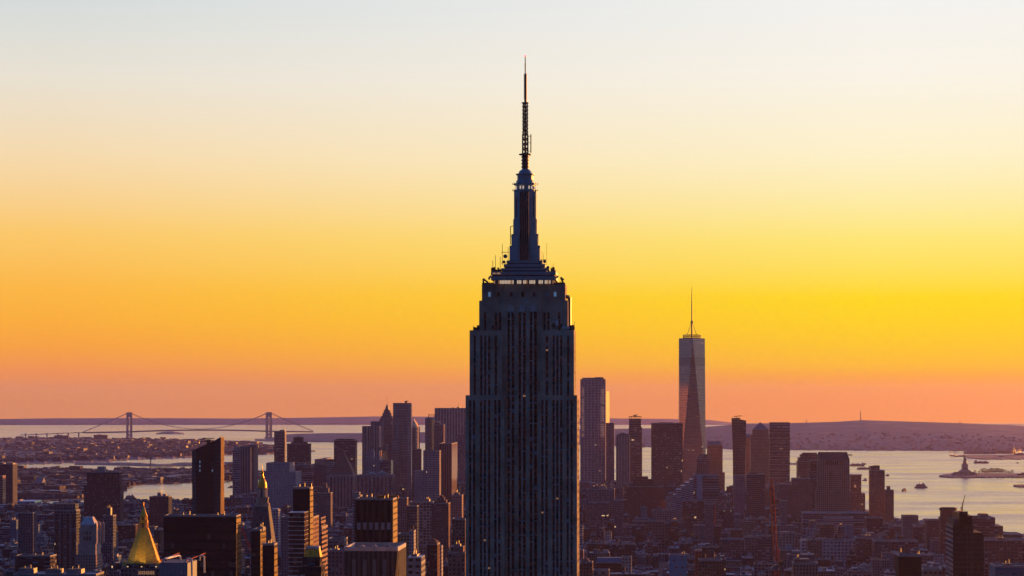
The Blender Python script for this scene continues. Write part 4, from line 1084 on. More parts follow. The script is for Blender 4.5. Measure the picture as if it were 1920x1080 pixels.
B('warehouse', 'pink sunlit loft block beside the low cyan block', 607, 627, 862.5, 5900, 40, 'bars', (.6, .25, .17), rot=-38)
B('office_tower', 'flat topped black tower standing before the bay', 626, 666, 826, 5900, 40, 'ribbon', (.09, .085, .09), 'roof_dark', cat='tower', tiers=((629, 663, 823),), handle='the flat topped black tower')
B('courthouse', 'tall stone courthouse tower with red brown pyramid roof', 618, 662, 891, 5000, 36, 'grid', (.33, .29, .28), pyr=(619, 661, 886, 841, 'roof_red'), cat='tower', handle='the pyramid courthouse', base=(612, 668, 975), strp=(7, .4))
B('office_tower', 'purple tower with dark vertical piers left of the ornate spire', 679, 711, 799, 5900, 40, 'stripes', (.3, .26, .28), 'roof_dark', cat='tower', handle='the dark pier tower', par=False, prs=(8, 1.6, .6, 'limestone'))
B('office_tower', 'smooth grey tower rising behind the dark pier tower', 695, 716, 791, 6050, 40, 'punched', (.2, .2, .22), cat='tower')
T_ = B('spire_tower', 'slim stone tower stepping up to an ornate crown and needle', 711.5, 736.5, 786, 6100, 34, 'grid', (.24, .19, .18), cat='tower', tiers=((714, 734.5, 780), (716.5, 732, 774.5), (718.5, 730, 769)), mast=((724.3, 741, .7),), handle='the ornate spire tower')
m = MB(); cx = T_.lx(724.3); m.lathe([(6.0, T_.lz(769)), (6.0, T_.lz(767)), (4.6, T_.lz(766.8)), (4.2, T_.lz(763.6)), (2.4, T_.lz(761.5)), (1, T_.lz(757.5))], 'slate_blue', 12, cx, 0); T_.fin(m, 'crown')
def wavy_tower():
    T = Tower('apartment_tower', 'tall tower with rippling pale metal front and flat top', 'tower', 737, 770, 755.5, 5300, 30, wall='grid', col=(.42, .38, .37), handle='the rippling metal tower')
    lx, lz, d, h = T.lx, T.lz, T.d/2, T.w/2
    b = T.mb('rippled')
    cols_, rows_ = 22, 46
    def p(i, k):
        x = -h+2*h*i/cols_; z = T.top*k/rows_
        fold = 2.6*math.sin(i*.95+.6*math.sin(z*.021))*(.5+.5*math.sin(z*.013+i*.3)) + (3.2 if cols_*.32 < i < cols_*.62 else 0)
        return (x, -d+fold, z)
    for i in range(cols_):
        for k in range(rows_): b.face([p(i, k), p(i+1, k), p(i+1, k+1), p(i, k+1)], 'rippled')
    b.box(-h, h, -d+6, d, 0, T.top, 'rippled', 'roof_grey')
    T.fin(b, 'wall')
    b = T.mb('grid'); b.box(lx(734.5), lx(751), -d-5, d, 0, lz(828)); T.fin(b, 'base')
    top_crane(T, 760, 755, 757, 764, 752.8)
wavy_tower()
T_ = B('gable_tower', 'slim dark tower with a golden sunlit gable roof', 772, 779.5, 801, 6000, side(780, 6000, 7), 'ribbon', (.3, .22, .18), cat='tower', par=False, handle='the golden gable tower')
m = MB(); h, d = T_.w/2, T_.d/2
m.cone(rect(-h-.5, h+.5, -d-.5, d+.5), T_.top, (-h*.9, 0, T_.lz(785)), 'sun_tint_orange'); T_.fin(m, 'roof')  # gable roof painted in the orange of the low sun
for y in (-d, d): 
    m = MB(); m.box(h-.5, h+1.0, y-.8, y+.8, 0, T_.top, 'sun_tint_orange'); T_.fin(m, 'pier')  # right edge piers carry the sunlit orange in their colour
B('office_block', 'squat brown tower below the golden gable', 771, 788, 843, 5700, 30, 'punched', (.16, .1, .09), cat='tower')
T_ = B('office_tower', 'stepped stone tower with a steel rack on its roof', 797, 812, 785, 5800, side(813, 5800, 2), 'punched', (.26, .22, .22), cat='tower', tiers=((799, 811, 783),), handle='the rack topped tower')
m = MB(); lx, lz = T_.lx, T_.lz
for p in (802.5, 813): m.tube((lx(p), 0, lz(786)), (lx(p), 0, lz(776.5)), .7, 'black_metal', 5)
for y in (777, 779.5): m.tube((lx(802.5), 0, lz(y)), (lx(813), 0, lz(y)), .45, 'black_metal', 5)
T_.fin(m, 'roof_rack')
B('office_tower', 'brown tower with golden lit middle and bright right edge', 814, 832, 797, 5700, side(832, 5700, 4), 'punched', (.2, .13, .12), cat='tower', tiers=((814, 824, 793),), bulk=((815, 822, 790),))
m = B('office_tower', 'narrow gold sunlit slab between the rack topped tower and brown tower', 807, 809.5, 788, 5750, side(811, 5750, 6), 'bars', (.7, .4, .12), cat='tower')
B('office_tower', 'wide white ribbed slab tower behind the great tower, mast on top', 815, 880, 766, 6200, 40, 'bars', (.36, .34, .38), cat='tower', mast=((858.5, 755, .9),), bulk=((846, 851, 764), (856, 861, 763)), handle='the white ribbed slab', prs=(13, 1.3, .6, 'limestone_pale'))
T_ = B('office_tower', 'dark ribbed slab with plain pink side wall', 824, 847, 832.5, 4750, side(847, 4750, 11), 'stripes', (.14, .1, .12), 'roof_dark', cat='tower', handle='the pink sided slab', strp=None)
B('office_tower', 'pale dotted grid block joined to the pink sided slab', 793.5, 824, 846, 4700, 40, 'grid', (.4, .36, .38), 'roof_dark', cat='tower')
B('office_tower', 'grey tower half hidden by the great tower edge', 858, 884, 815, 5400, 40, 'bars', (.26, .2, .24), cat='tower')
B('office_block', 'cubist cream block below the rippling metal tower', 776, 794, 884, 5000, 30, 'punched', (.34, .38, .4), tiers=((781, 793, 882),))
B('courthouse', 'pale columned court block with two small pyramid roofs', 668, 735, 892, 4700, 50, 'bars', (.34, .35, .38), pyr=(688, 701, 889, 884.5, 'copper_green'), handle='the columned court block', strp=(9, .4))
B('courthouse', 'twin court block with pale green pyramid cap', 704, 726, 889, 4750, 40, 'bars', (.33, .34, .37), pyr=(707, 720, 887, 882.5, 'copper_green'))
B('municipal_building', 'grey stone tower with stepped wedding cake crown', 684, 712, 858, 4900, 34, 'punched', (.28, .26, .28), cat='tower', tiers=((687, 700, 846), (690, 698, 842)), mast=((693, 832, .8),), handle='the stepped municipal tower')
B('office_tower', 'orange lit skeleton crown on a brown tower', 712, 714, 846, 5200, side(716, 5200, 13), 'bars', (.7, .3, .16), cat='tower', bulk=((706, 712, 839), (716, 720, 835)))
B('office_block', 'block with deep blue roof slab and white base band', 712, 733, 864, 4850, 40, 'ribbon', (.04, .09, .14), 'slate_blue')
B('apartment_building', 'white narrow tower with dark windows left of the columned tower', 660.5, 676, 930, 3300, 20, 'punched_wide', (.5, .49, .5), tiers=((662, 673, 923),))
B('apartment_building', 'pinkish slab tower just right of the columned tower', 746, 763, 935, 3400, 20, 'punched', (.33, .24, .24), handle='the pinkish slab')
B('loft_building', 'long white loft with blue roof edge', 768, 812, 942, 3500, 30, 'loft', (.4, .39, .4), 'roof_silver', bulk=((796, 804, 936),), handle='the blue roofed white loft')
B('apartment_building', 'rose brick building stepped like a ziggurat', 809, 841, 945, 3300, 28, 'punched', (.26, .16, .15), tiers=((813, 836, 938), (818, 832, 933), (823, 829, 929)), handle='the rose ziggurat')
B('apartment_building', 'pale blue slab below the long white loft', 765, 782, 950, 3400, 20, 'glass', (.25, .3, .36), 'roof_silver')
B('apartment_building', 'pink white tower pair close to the great tower left side', 846, 866, 930, 3350, 24, 'punched', (.42, .32, .32), tiers=((850, 860, 925),), bulk=((853, 857, 923),))
B('apartment_building', 'brown tower with small windows close to the great tower', 848, 872, 975, 2600, 24, 'punched', (.2, .15, .14))
B('loft_building', 'yellow brick loft with rows of small dark windows', 745, 768, 1003, 2700, 30, 'punched', (.42, .34, .2), 'roof_dark')
B('loft_building', 'narrow white chimney building beside the yellow brick loft', 767, 776, 997, 2680, 22, 'punched', (.5, .5, .52), tanks=(771,))
B('loft_building', 'pale stone office with large arched windows right of the balcony tower', 615, 645, 1012, 2500, 30, 'loft', (.33, .31, .3), 'roof_dark')
B('loft_building', 'pinkish grey stone block low beside the balcony tower', 614, 650, 1034, 2200, 25, 'punched', (.33, .27, .27), 'roof_silver', bulk=((622, 632, 1030),))
B('pavilion', 'white pavilion with rounded roof behind the gilded cupola', 507, 522, 957, 3600, 20, 'punched_wide', (.55, .57, .6), 'roof_silver', tiers=((509, 520, 954),))
B('apartment_building', 'dim blue tower behind the marble tower roof', 527, 548, 971, 3000, 22, 'punched', (.24, .24, .27))
B('apartment_building', 'stepped old tower with a small gabled crown in blue shade', 594, 620, 925, 4200, 24, 'punched', (.24, .2, .21), tiers=((599, 615, 915), (603, 611, 907)))
# --- right of the great tower
T_ = B('office_tower', 'tall tower with pale vertical ribs and lit edge windows', 1088, 1135.5, 712, 5900, side(1136, 5900, 1), 'ribside', (.5, .43, .48), cat='tower', tiers=((1091.5, 1132, 708),), prs=(8, 1.5, 1.0, 'limestone_pale'), bulk=((1115, 1130, 707),), mast=((1088.5, 707, .4), (1135, 707, .4)), handle='the tall ribbed tower')
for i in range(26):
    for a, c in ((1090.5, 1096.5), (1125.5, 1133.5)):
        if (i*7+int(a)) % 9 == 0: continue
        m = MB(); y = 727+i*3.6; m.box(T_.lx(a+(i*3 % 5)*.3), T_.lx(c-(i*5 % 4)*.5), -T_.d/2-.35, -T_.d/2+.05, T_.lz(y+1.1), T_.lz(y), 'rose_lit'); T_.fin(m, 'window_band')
T_ = B('glass_tower', 'thin glass slab painted in the orange of the reflected sky', 1134, 1136, 733, 6100, side(1136, 6100, 7), 'sky_tint_pane', (.9, .9, .9), cat='tower', par=False)  # the sky's reflection is painted on as a matte orange
B('office_tower', 'dull brown tower right of the tall ribbed tower', 1136, 1151.5, 794, 5850, 30, 'punched', (.2, .13, .14), cat='tower')
B('office_tower', 'cream columned tower with squared crown left of the lattice topped tower', 1155, 1181, 817, 5300, 26, 'colwall', (.42, .33, .3), cat='tower', tiers=((1158, 1179, 813.5),), bulk=((1163, 1172, 811.5),), handle='the cream columned tower', prs=(6, 2.0, .7, 'limestone_warm'))
T_ = B('apartment_tower', 'dark banded tower with open lattice crown and small crane', 1179.5, 1202, 785, 5600, 22, 'ribbon', (.16, .13, .13), 'roof_dark', cat='tower', par=False, bnd=(3.8, 1.7), handle='the lattice topped tower', base=(1179, 1204, 801))
m = MB(); h, d = T_.w/2, T_.d/2
for i in range(6):
    for y in (-d, d): m.tube((-h+2*h*i/5, y, T_.top), (-h+2*h*i/5, y, T_.lz(781)), .5, 'black_metal', 4)
for y in (-d, d): m.box(-h-.4, h+.4, y-.5, y+.5, T_.lz(781.8), T_.lz(780.6), 'black_metal')
T_.fin(m, 'roof_frame'); top_crane(T_, 1191, 781, 1186.5, 1195.5, 779)
B('office_tower', 'broad smooth violet glass block left of the tapering tower', 1221, 1280, 794, 5500, 40, 'glass', (.16, .12, .15), cat='tower', tiers=((1236, 1262, 792),), handle='the violet glass block')
B('office_tower', 'tower with sloped dark blue roof right of the tapering tower', 1326, 1355, 835, 6100, 36, 'grid', (.22, .15, .12), cat='tower', hip=(1327, 1350, 827, 'slate_blue'), base=(1326, 1359, 886), handle='the blue roofed tower')
B('office_tower', 'small tower with rounded shoulders in front of the tapering tower', 1306, 1331, 860, 5400, 26, 'punched_wide', (.22, .13, .12), cat='tower', tiers=((1308, 1329, 856), (1311, 1327, 852)), handle='the rounded shoulder tower')
T_ = B('office_building', 'white banded building stepping down to the left', 1300, 1348, 892, 4300, 50, 'ribbon_thin', (.5, .52, .55), 'roof_silver', bnd=(4.6, 2.0), bulk=(), handle='the white stepped bands')
for k, (a, y) in enumerate(((1293, 899), (1285, 905), (1277, 911), (1268, 918), (1262, 928))):
    m = MB('ribbon_thin', 'roof_silver', (.5, .52, .55)); nx = (1300, 1293, 1285, 1277, 1268)[k]
    m.box(T_.lx(a), T_.lx(nx), -T_.d/2+k*2.0, T_.d/2, 0, T_.lz(y)); T_.fin(m, 'setback_wing')
m = MB('panelwall', 'roof_silver', BLUEGREY); m.box(T_.lx(1306), T_.lx(1317), -T_.d/2-3, -T_.d/2+8, 0, T_.lz(892.5), 'blue_panel', 'roof_silver'); T_.fin(m, 'stair_tower')
def flared_tower():
    T = Tower('apartment_tower', 'slim dark tower flaring wider toward its slanted top', 'tower', 1375, 1397, 785, 5500, 26, wall='darkribbon', col=(.13, .09, .09), roof='roof_dark', handle='the flaring dark tower')
    lx, lz, d = T.lx, T.lz, T.d/2
    def P(a, c, e=0): return rect(lx(a), lx(c), -d-e, d+e)
    b = T.mb('darkribbon'); b.loft(P(1375.5, 1397.5), 0, P(1374.5, 1397.6), lz(850), top=False)
    A, Bq = P(1374.5, 1397.6), P(1371.8, 1399, 2)
    zt = [lz(783.5), lz(788.5), lz(788.5), lz(783.5)]
    for i in range(4):
        j = (i+1) % 4
        b.face([(*A[i], lz(850)), (*A[j], lz(850)), (*Bq[j], zt[j]), (*Bq[i], zt[i])], 'darkribbon')
    b.face([(*q, z-2) for q, z in zip(Bq, zt)], 'roof_dark'); T.fin(b, 'wall')
    m = MB(); m.box(lx(1377), lx(1388), -5, 5, lz(788), lz(783.5), 'black_metal'); m.tube((lx(1382), 0, lz(785)), (lx(1382), 0, lz(780.5)), .8, 'black_metal', 5); m.tube((lx(1375.5), 0, lz(781)), (lx(1391), 0, lz(779.6)), .8, 'black_metal', 5); T.fin(m, 'roof_crane')
flared_tower()
B('office_tower', 'brown tower with blue pyramid roof', 1411, 1441, 806, 6000, 40, 'grid', (.25, .17, .12), cat='tower', pyr=(1411.5, 1440.5, 805, 791.5, 'slate_blue'), base=(1407, 1443, 815), handle='the blue pyramid tower')
T_ = B('office_tower', 'domed tower with an orange strip between dark neighbours', 1398, 1408, 822, 6150, 30, 'grid', (.26, .16, .12), cat='tower', par=False)
m = MB(); m.lathe([(13.5, T_.lz(822)), (12.5, T_.lz(818)), (9, T_.lz(815)), (4, T_.lz(813.2))], 'slate_blue', 14, T_.lx(1404), 0); T_.fin(m, 'dome')
B('office_tower', 'flat slab tower striped with pale horizontal lines', 1443.5, 1481, 793, 5700, 40, 'ribbon', (.42, .36, .36), 'roof_dark', cat='tower', tiers=((1445, 1480.5, 792.5),), bnd=(6.2, 3.4, 12), handle='the pale striped flat slab')
B('office_tower', 'brown tower with stepped shoulders by the river', 1495, 1534, 866, 4800, 36, 'grid', (.2, .13, .1), cat='tower', tiers=((1497, 1534, 858), (1501, 1534, 852), (1505, 1532, 849)), handle='the stepped shoulder tower')
B('office_tower', 'violet banded glass block before the stepped shoulder tower', 1519, 1541, 864, 4650, 30, 'ribbon', (.12, .1, .15), cat='tower', bnd=(5, 2.6), base=(1517, 1543, 884))
T_ = B('office_tower', 'broad square windowed tower with dark sloped crown by the river', 1534, 1593, 862, 4600, 45, 'sqgrid', (.34, .25, .2), cat='tower', par=False, base=(1530, 1596, 920), handle='the square windowed tower', hip=(1536, 1589, 848, 'roof_brown'))
for i in range(8):
    m = MB(); p = 1549+i*4.1; m.box(T_.lx(p), T_.lx(p+2.2), -T_.d/2-.2, -T_.d/2+.1, T_.lz(871), T_.lz(865), 'glass_black'); T_.fin(m, 'window')
for p in (1556, 1583):
    m = MB(); m.box(T_.lx(p), T_.lx(p+1.6), -T_.d/2-.2, -T_.d/2+.1, T_.lz(960), T_.lz(885), 'glass_black'); T_.fin(m, 'window_strip')
B('office_block', 'violet block with glass penthouse right of the square windowed tower', 1595, 1615, 892, 4700, 36, 'bars', (.17, .12, .13), cat='tower', tiers=((1595, 1616.5, 890),), base=(1595, 1622, 925), win=((1602, 1605, 914, 909, 'window_dusk'),))
B('apartment_tower', 'brown riverside tower with pale glass penthouse', 1631.5, 1659, 883, 4600, 30, 'punched', (.17, .11, .085), cat='tower', tiers=((1633, 1650, 874),), bulk=((1638, 1650, 873),), handle='the brown riverside tower')
T_ = B('apartment_tower', 'shorter brown tower with orange lit foot at the water', 1660, 1676, 920, 4550, 26, 'punched', (.22, .12, .08), cat='tower', bulk=((1664, 1670, 912),))
B('terminal_building', 'long low building striped with pale blue bands', 1505, 1629, 962, 4150, 40, 'ribbon_thin', (.42, .46, .54), 'roof_silver', bnd=(5.2, 2.2, 2), handle='the long blue banded building')
B('terminal_building', 'low block with two white lines below the long banded building', 1546, 1600, 971, 4080, 30, 'ribbon_thin', (.5, .48, .5), 'roof_silver')
B('loft_building', 'wide white gridded loft with tall framed upper windows', 1515, 1604, 1014, 3700, 40, 'bigloft', (.8, .74, .75), 'roof_grey', handle='the wide white loft', bulk=((1535, 1552, 1010), (1560, 1582, 1011)), tanks=(1570, 1590), base=(1503, 1515, 1013))
B('loft_building', 'small white loft on top of the row left above the wide white loft', 1513, 1529, 992, 3950, 25, 'punched_wide', (.5, .5, .53), 'roof_silver', bulk=((1518, 1530, 977),))
B('loft_building', 'olive brown loft with bright corner frame', 1532, 1563, 984, 4000, 28, 'loft', (.24, .19, .12), 'roof_dark')
B('glass_building', 'small turquoise glass box among brown lofts', 1571, 1582, 988, 3950, 16, 'glass', (.2, .4, .45), 'roof_silver', bulk=((1574, 1579, 984),))
B('glass_building', 'plain deep teal block right of the turquoise box', 1586, 1599, 986, 3900, 20, 'panelwall', (.05, .12, .17), 'slate_blue')
B('loft_building', 'brown loft with dense windows right of the wide white loft', 1606, 1652, 1010, 3650, 40, 'loft', (.19, .12, .12), 'roof_dark', bulk=((1622, 1636, 1005),))
B('loft_building', 'big violet brown warehouse with gridded windows', 1640, 1722, 1016, 3550, 50, 'loft', (.21, .14, .15), 'roof_dark', handle='the violet brown warehouse', tanks=(1665, 1690))
B('loft_building', 'dark slate warehouse under the brown riverside tower', 1624, 1655, 972, 3900, 35, 'loft', (.1, .085, .1), 'roof_dark')
B('apartment_building', 'pale stone block with arched top windows near the shore', 1693, 1722, 968, 4000, 30, 'punched', (.36, .3, .28), tiers=((1693, 1719, 967),), bulk=((1700, 1712, 966),), handle='the pale shore block')
B('apartment_building', 'brown block with stepped parapet near the shore', 1738, 1776, 976, 3700, 34, 'punched', (.22, .15, .13), tiers=((1744, 1764, 974),))
T_ = B('tank_tower', 'round red brown drum tower behind the dark banded tower', 1764, 1796, 970, 3600, 30, 'punched', (.26, .11, .08), cat='tower', par=False)
m = MB(); m.lathe([(12, T_.top), (12, T_.lz(958)), (13.2, T_.lz(957)), (13.2, T_.lz(953.5)), (11, T_.lz(952))], 'brick_red', 18, 0, 0); T_.fin(m, 'drum')
B('office_block', 'stepped violet ziggurat block at the right shore', 1824, 1866, 972, 3500, 60, 'ribbon', (.2, .13, .14), 'roof_grey', tiers=((1824, 1858, 972),), bulk=((1840, 1856, 965),), base=(1822, 1880, 986), handle='the violet ziggurat')
B('pier_shed', 'long flat violet pier shed at the right shore', 1866, 1918, 1003, 3700, 60, 'ribbon', (.22, .16, .18), 'roof_grey')
B('warehouse', 'wide brown warehouse below the pier shed', 1846, 1930, 1014, 3100, 60, 'loft', (.2, .13, .13), 'roof_dark', bulk=((1874, 1890, 1010),))
T_ = B('office_tower', 'dark glass tower with pale banded left side at lower right', 1787, 1824, 984, 2000, 50, 'gridglass', (.05, .052, .058), 'roof_dark', cat='tower', par=False, handle='the dark banded tower')
def right_tower(T):
    lx, lz, d = T.lx, T.lz, T.d/2
    x0 = lx(1787)
    # the left flank runs back to the left so that it shows
    b = T.mb('bandflank', (.32, .32, .34)); b.box(x0-.2, x0, -d+.1, d, 0, lz(988), 'bandflank', 'roof_dark'); T.fin(b, 'flank')
    b = T.mb('gridglass'); b.box(lx(1824)+.02, lx(1845), -d+.6, d, 0, lz(1003), 'gridglass', 'roof_dark'); b.box(lx(1824)+.02, lx(1843), -d+2, d, lz(1003), lz(999), 'darkglass', 'roof_dark'); T.fin(b, 'wing')
    b = T.mb('darkglass'); b.box(lx(1799), lx(1815), -d+1, d-4, T.top-.1, lz(963), 'darkglass', 'roof_dark'); b.box(lx(1815.02), lx(1824), -d+2, d-5, T.top-.1, lz(967.5), 'darkglass', 'roof_dark'); T.fin(b, 'penthouse')
    b = MB(); b.box(lx(1789), lx(1798), -d+3, d-8, T.top, lz(974), 'dim_band', 'roof_dark'); T.fin(b, 'bulkhead')
    b = MB(); b.box(lx(1799), lx(1815), -d+1, -d+1.8, lz(963), lz(959), 'black_metal'); b.tube((lx(1793), -d+3, lz(966)), (lx(1799), -d+1, lz(958)), .3, 'orange_paint', 5); b.tube((lx(1799), -d+1, lz(958)), (lx(1815), d-6, lz(962)), .25, 'orange_paint', 5); T.fin(b, 'roof_rail')
    n = 12
    for i in range(n):
        z = lz(998+i*9.3)
        b = MB(); b.box(lx(1787)-.05, lx(1824), -d-.25, -d+.1, z-.35, z+.35, 'dim_band'); T.fin(b, 'floor_band')
        if i > 0:
            b = MB(); b.box(lx(1824.5), lx(1845)+.1, -d+.35, -d+.75, z-.35, z+.35, 'dim_band'); T.fin(b, 'floor_band')
    for p in (1814, 1819.5, 1824):
        b = MB(); b.box(lx(p)-.35, lx(p)+.35, -d-.35, -d+.12, 0, T.top, 'dim_band'); T.fin(b, 'mullion')
    m = MB(); m.lattice(lx(1811.5)-.7, lx(1811.5)+.7, 3, 4.4, lz(964), lz(953), 2.5, .14, 'black_metal')
    m.tube((lx(1811.5), 4, lz(958)), (lx(1818), 4, lz(929.5)), .5, 'steel', 5, r2=.3); m.tube((lx(1811), 4, lz(953)), (lx(1817.5), 4, lz(931)), .12, 'steel', 4); T.fin(m, 'roof_crane')
right_tower(T_)
B('office_block', 'plain dark brown box with rooftop plant at the bottom right', 1685, 1728, 1044, 1700, 24, 'blankwall', (.05, .038, .03), 'roof_dark', bulk=((1689, 1693, 1037), (1722, 1728, 1043)), handle='the plain dark box')
B('office_block', 'flat blue box with small plant at the right bottom corner', 1866, 1935, 1064, 1700, 30, 'blankwall', (.1, .25, .34), 'slate_blue', bulk=((1886, 1902, 1059),), handle='the flat blue box')
B('loft_building', 'tan arcaded building beside the plain dark box', 1731, 1767, 1070, 2100, 24, 'punched_wide', (.42, .33, .26))
B('apartment_building', 'tan and cream tower cluster below the red crane right side', 1487, 1534, 1058, 2500, 30, 'punched', (.34, .27, .2), tiers=((1490, 1518, 1049),), bulk=((1494, 1500, 1046),), handle='the tan cluster')
B('loft_building', 'beige and white block with black seam behind the red crane', 1455, 1491, 1000, 3500, 34, 'punched_wide', (.44, .39, .36), 'roof_grey', tiers=((1463, 1480, 998),), handle='the seamed beige block')
B('loft_building', 'small light blue cube beside the seamed beige block', 1473, 1484, 1023, 3400, 14, 'blankwall', (.4, .52, .62), 'roof_silver')
B('loft_building', 'rose loft with small windows at the foot of the red crane', 1461, 1497, 1033, 3200, 26, 'punched', (.3, .2, .18))
B('loft_building', 'grey green loft with square windows left of the red crane', 1397, 1421, 1008, 3650, 30, 'punched_wide', (.28, .28, .27), handle='the grey green loft')
B('loft_building', 'long violet loft with white rail left of the red crane', 1421, 1450, 1006, 3620, 30, 'ribbon', (.26, .18, .19))
B('apartment_tower', 'pale banded tower with bright edge behind the red crane', 1464, 1476, 940, 4000, 22, 'punched', (.36, .28, .28), cat='tower', base=(1435, 1487, 985))
B('office_tower', 'tall slate tower with white roof room left of the red crane', 1400, 1434, 890, 4500, 36, 'darkribbon', (.12, .1, .12), 'roof_dark', cat='tower', tiers=((1405, 1421, 886),), handle='the slate tower with white roof room')
B('office_tower', 'violet tower with arched top windows under the flaring tower', 1376, 1397, 892, 4700, 30, 'punched', (.25, .17, .19), cat='tower', base=(1376, 1399, 962))
B('office_block', 'maroon tower front beside the river left of the stepped shoulders', 1485, 1520, 898, 4450, 34, 'punched', (.18, .1, .1), cat='tower', base=(1462, 1522, 908), handle='the maroon riverside tower')
B('telephone_building', 'massive red brown brick tower stepping up like a ziggurat', 1175, 1244, 913, 4500, 50, 'punched', (.17, .07, .055), 'roof_dark', cat='tower', tiers=((1180, 1232, 908), (1186, 1226, 899), (1193, 1215, 894)), base=(1167, 1250, 938), handle='the massive brick ziggurat')
B('office_building', 'apartment block with blue grey checkered windows', 1099, 1152, 918, 4300, 40, 'punched_wide', (.33, .29, .31), handle='the checkered block', bulk=((1108, 1124, 912), (1125, 1136, 911)))
B('office_building', 'flat violet office with a few lit windows under the checkered block', 1103, 1142, 943, 4250, 36, 'bars', (.27, .2, .22), win=((1128, 1134, 967.5, 966, 'lamp_warm'), (1137.5, 1140, 967.5, 966, 'lamp_warm')))
B('office_building', 'teal edged block left of the massive brick ziggurat', 1152, 1168, 939, 4100, 30, 'bars', (.2, .23, .27), 'slate_blue')
B('apartment_building', 'white gridded tower with black windows at the ziggurat foot', 1249, 1271, 932, 4450, 22, 'punched_wide', (.48, .43, .43), tiers=((1256, 1271, 931),), handle='the white gridded tower')
B('loft_building', 'pale loft with dark window rows before the white gridded tower', 1222, 1260, 958, 4350, 28, 'punched_wide', (.4, .39, .4), tiers=((1226, 1248, 955),), bulk=((1232, 1240, 951),))
B('loft_building', 'wide pinkish loft with big square windows', 1186, 1246, 978, 4150, 34, 'bigloft', (.34, .25, .24), handle='the wide pinkish loft')
B('loft_building', 'white shaft with lit edge on the red ziggurat foot', 1201, 1213, 952, 4300, 16, 'punched', (.4, .41, .44), bulk=((1205, 1209, 949),))
B('apartment_building', 'narrow orange brown tower with balcony rows', 1258, 1272, 978, 4000, 22, 'ribbon', (.36, .14, .06), 'roof_dark', bulk=((1261, 1269, 974),), handle='the narrow orange brown tower')
B('loft_building', 'large dark brown gridded loft in the middle right', 1280, 1322, 940, 4250, 44, 'loft', (.16, .12, .115), 'roof_grey', handle='the dark gridded loft')
B('apartment_building', 'rosy slab right of the dark gridded loft', 1322, 1340, 946, 3700, 24, 'punched', (.36, .25, .25))
B('loft_building', 'low dark block with two bright lamps on its wall', 1342, 1376, 954, 4300, 30, 'punched', (.15, .12, .14), win=((1357, 1358.6, 958.6, 957, 'lamp_white'), (1369.5, 1371, 958.4, 957, 'lamp_white')), bulk=((1362, 1370, 942),), handle='the block with two bright lamps')
B('loft_building', 'teal stepped block in front of the dark gridded loft', 1300, 1325, 986, 4000, 24, 'punched', (.2, .26, .29), tiers=((1304, 1320, 984), (1312, 1319, 979)))
B('apartment_building', 'tall slim maroon building with striped white top', 1336, 1352, 987, 3700, 22, 'punched', (.22, .1, .1), handle='the slim maroon building')
B('loft_building', 'plain violet loft right of the slim maroon building', 1352, 1395, 1012, 3600, 30, 'bars', (.23, .17, .18))
B('loft_building', 'small brown sign topped loft above the violet loft', 1370, 1391, 994, 3800, 26, 'punched', (.22, .11, .06))
B('glass_building', 'bright blue glass box at the bottom centre right', 1255, 1288, 1042, 2600, 24, 'blueglass', (.1, .42, .62), 'roof_silver', handle='the bright blue glass box', bulk=((1276, 1286, 1040),))
B('church', 'brick church hall with long steel blue gable roof', 1118, 1166, 1056, 2700, 22, 'punched', (.16, .07, .06), 'slate_blue', handle='the steel blue gable roof', hip=(1119, 1165, 1046, 'slate_blue'))
B('chapel', 'brown corner house with domed dark red roof by the great tower', 1087, 1111, 1056, 2450, 20, 'punched', (.28, .17, .12), pyr=(1088, 1107, 1056, 1045, 'roof_red'))
B('loft_building', 'cream cornice building below the steel blue gable roof', 1112, 1142, 1071, 2350, 18, 'punched_wide', (.38, .29, .22))
B('loft_building', 'white painted row building right of the steel blue gable roof', 1166, 1184, 1046, 2700, 18, 'punched', (.5, .48, .47))
B('apartment_building', 'ornate brown tower pair with sunlit crown at bottom', 1303, 1316, 1034, 2600, 18, 'punched', (.3, .13, .07), tiers=((1305, 1314, 1031),))
B('apartment_building', 'tan and brick apartment block with small tanks at bottom', 1310, 1354, 1052, 2550, 26, 'punched', (.28, .16, .1), tanks=(1320, 1336), handle='the tan and brick block')
B('apartment_building', 'pink slab with orange lit edge against the great tower', 1087, 1094, 1033, 2500, 14, 'blankwall', (.4, .24, .24))

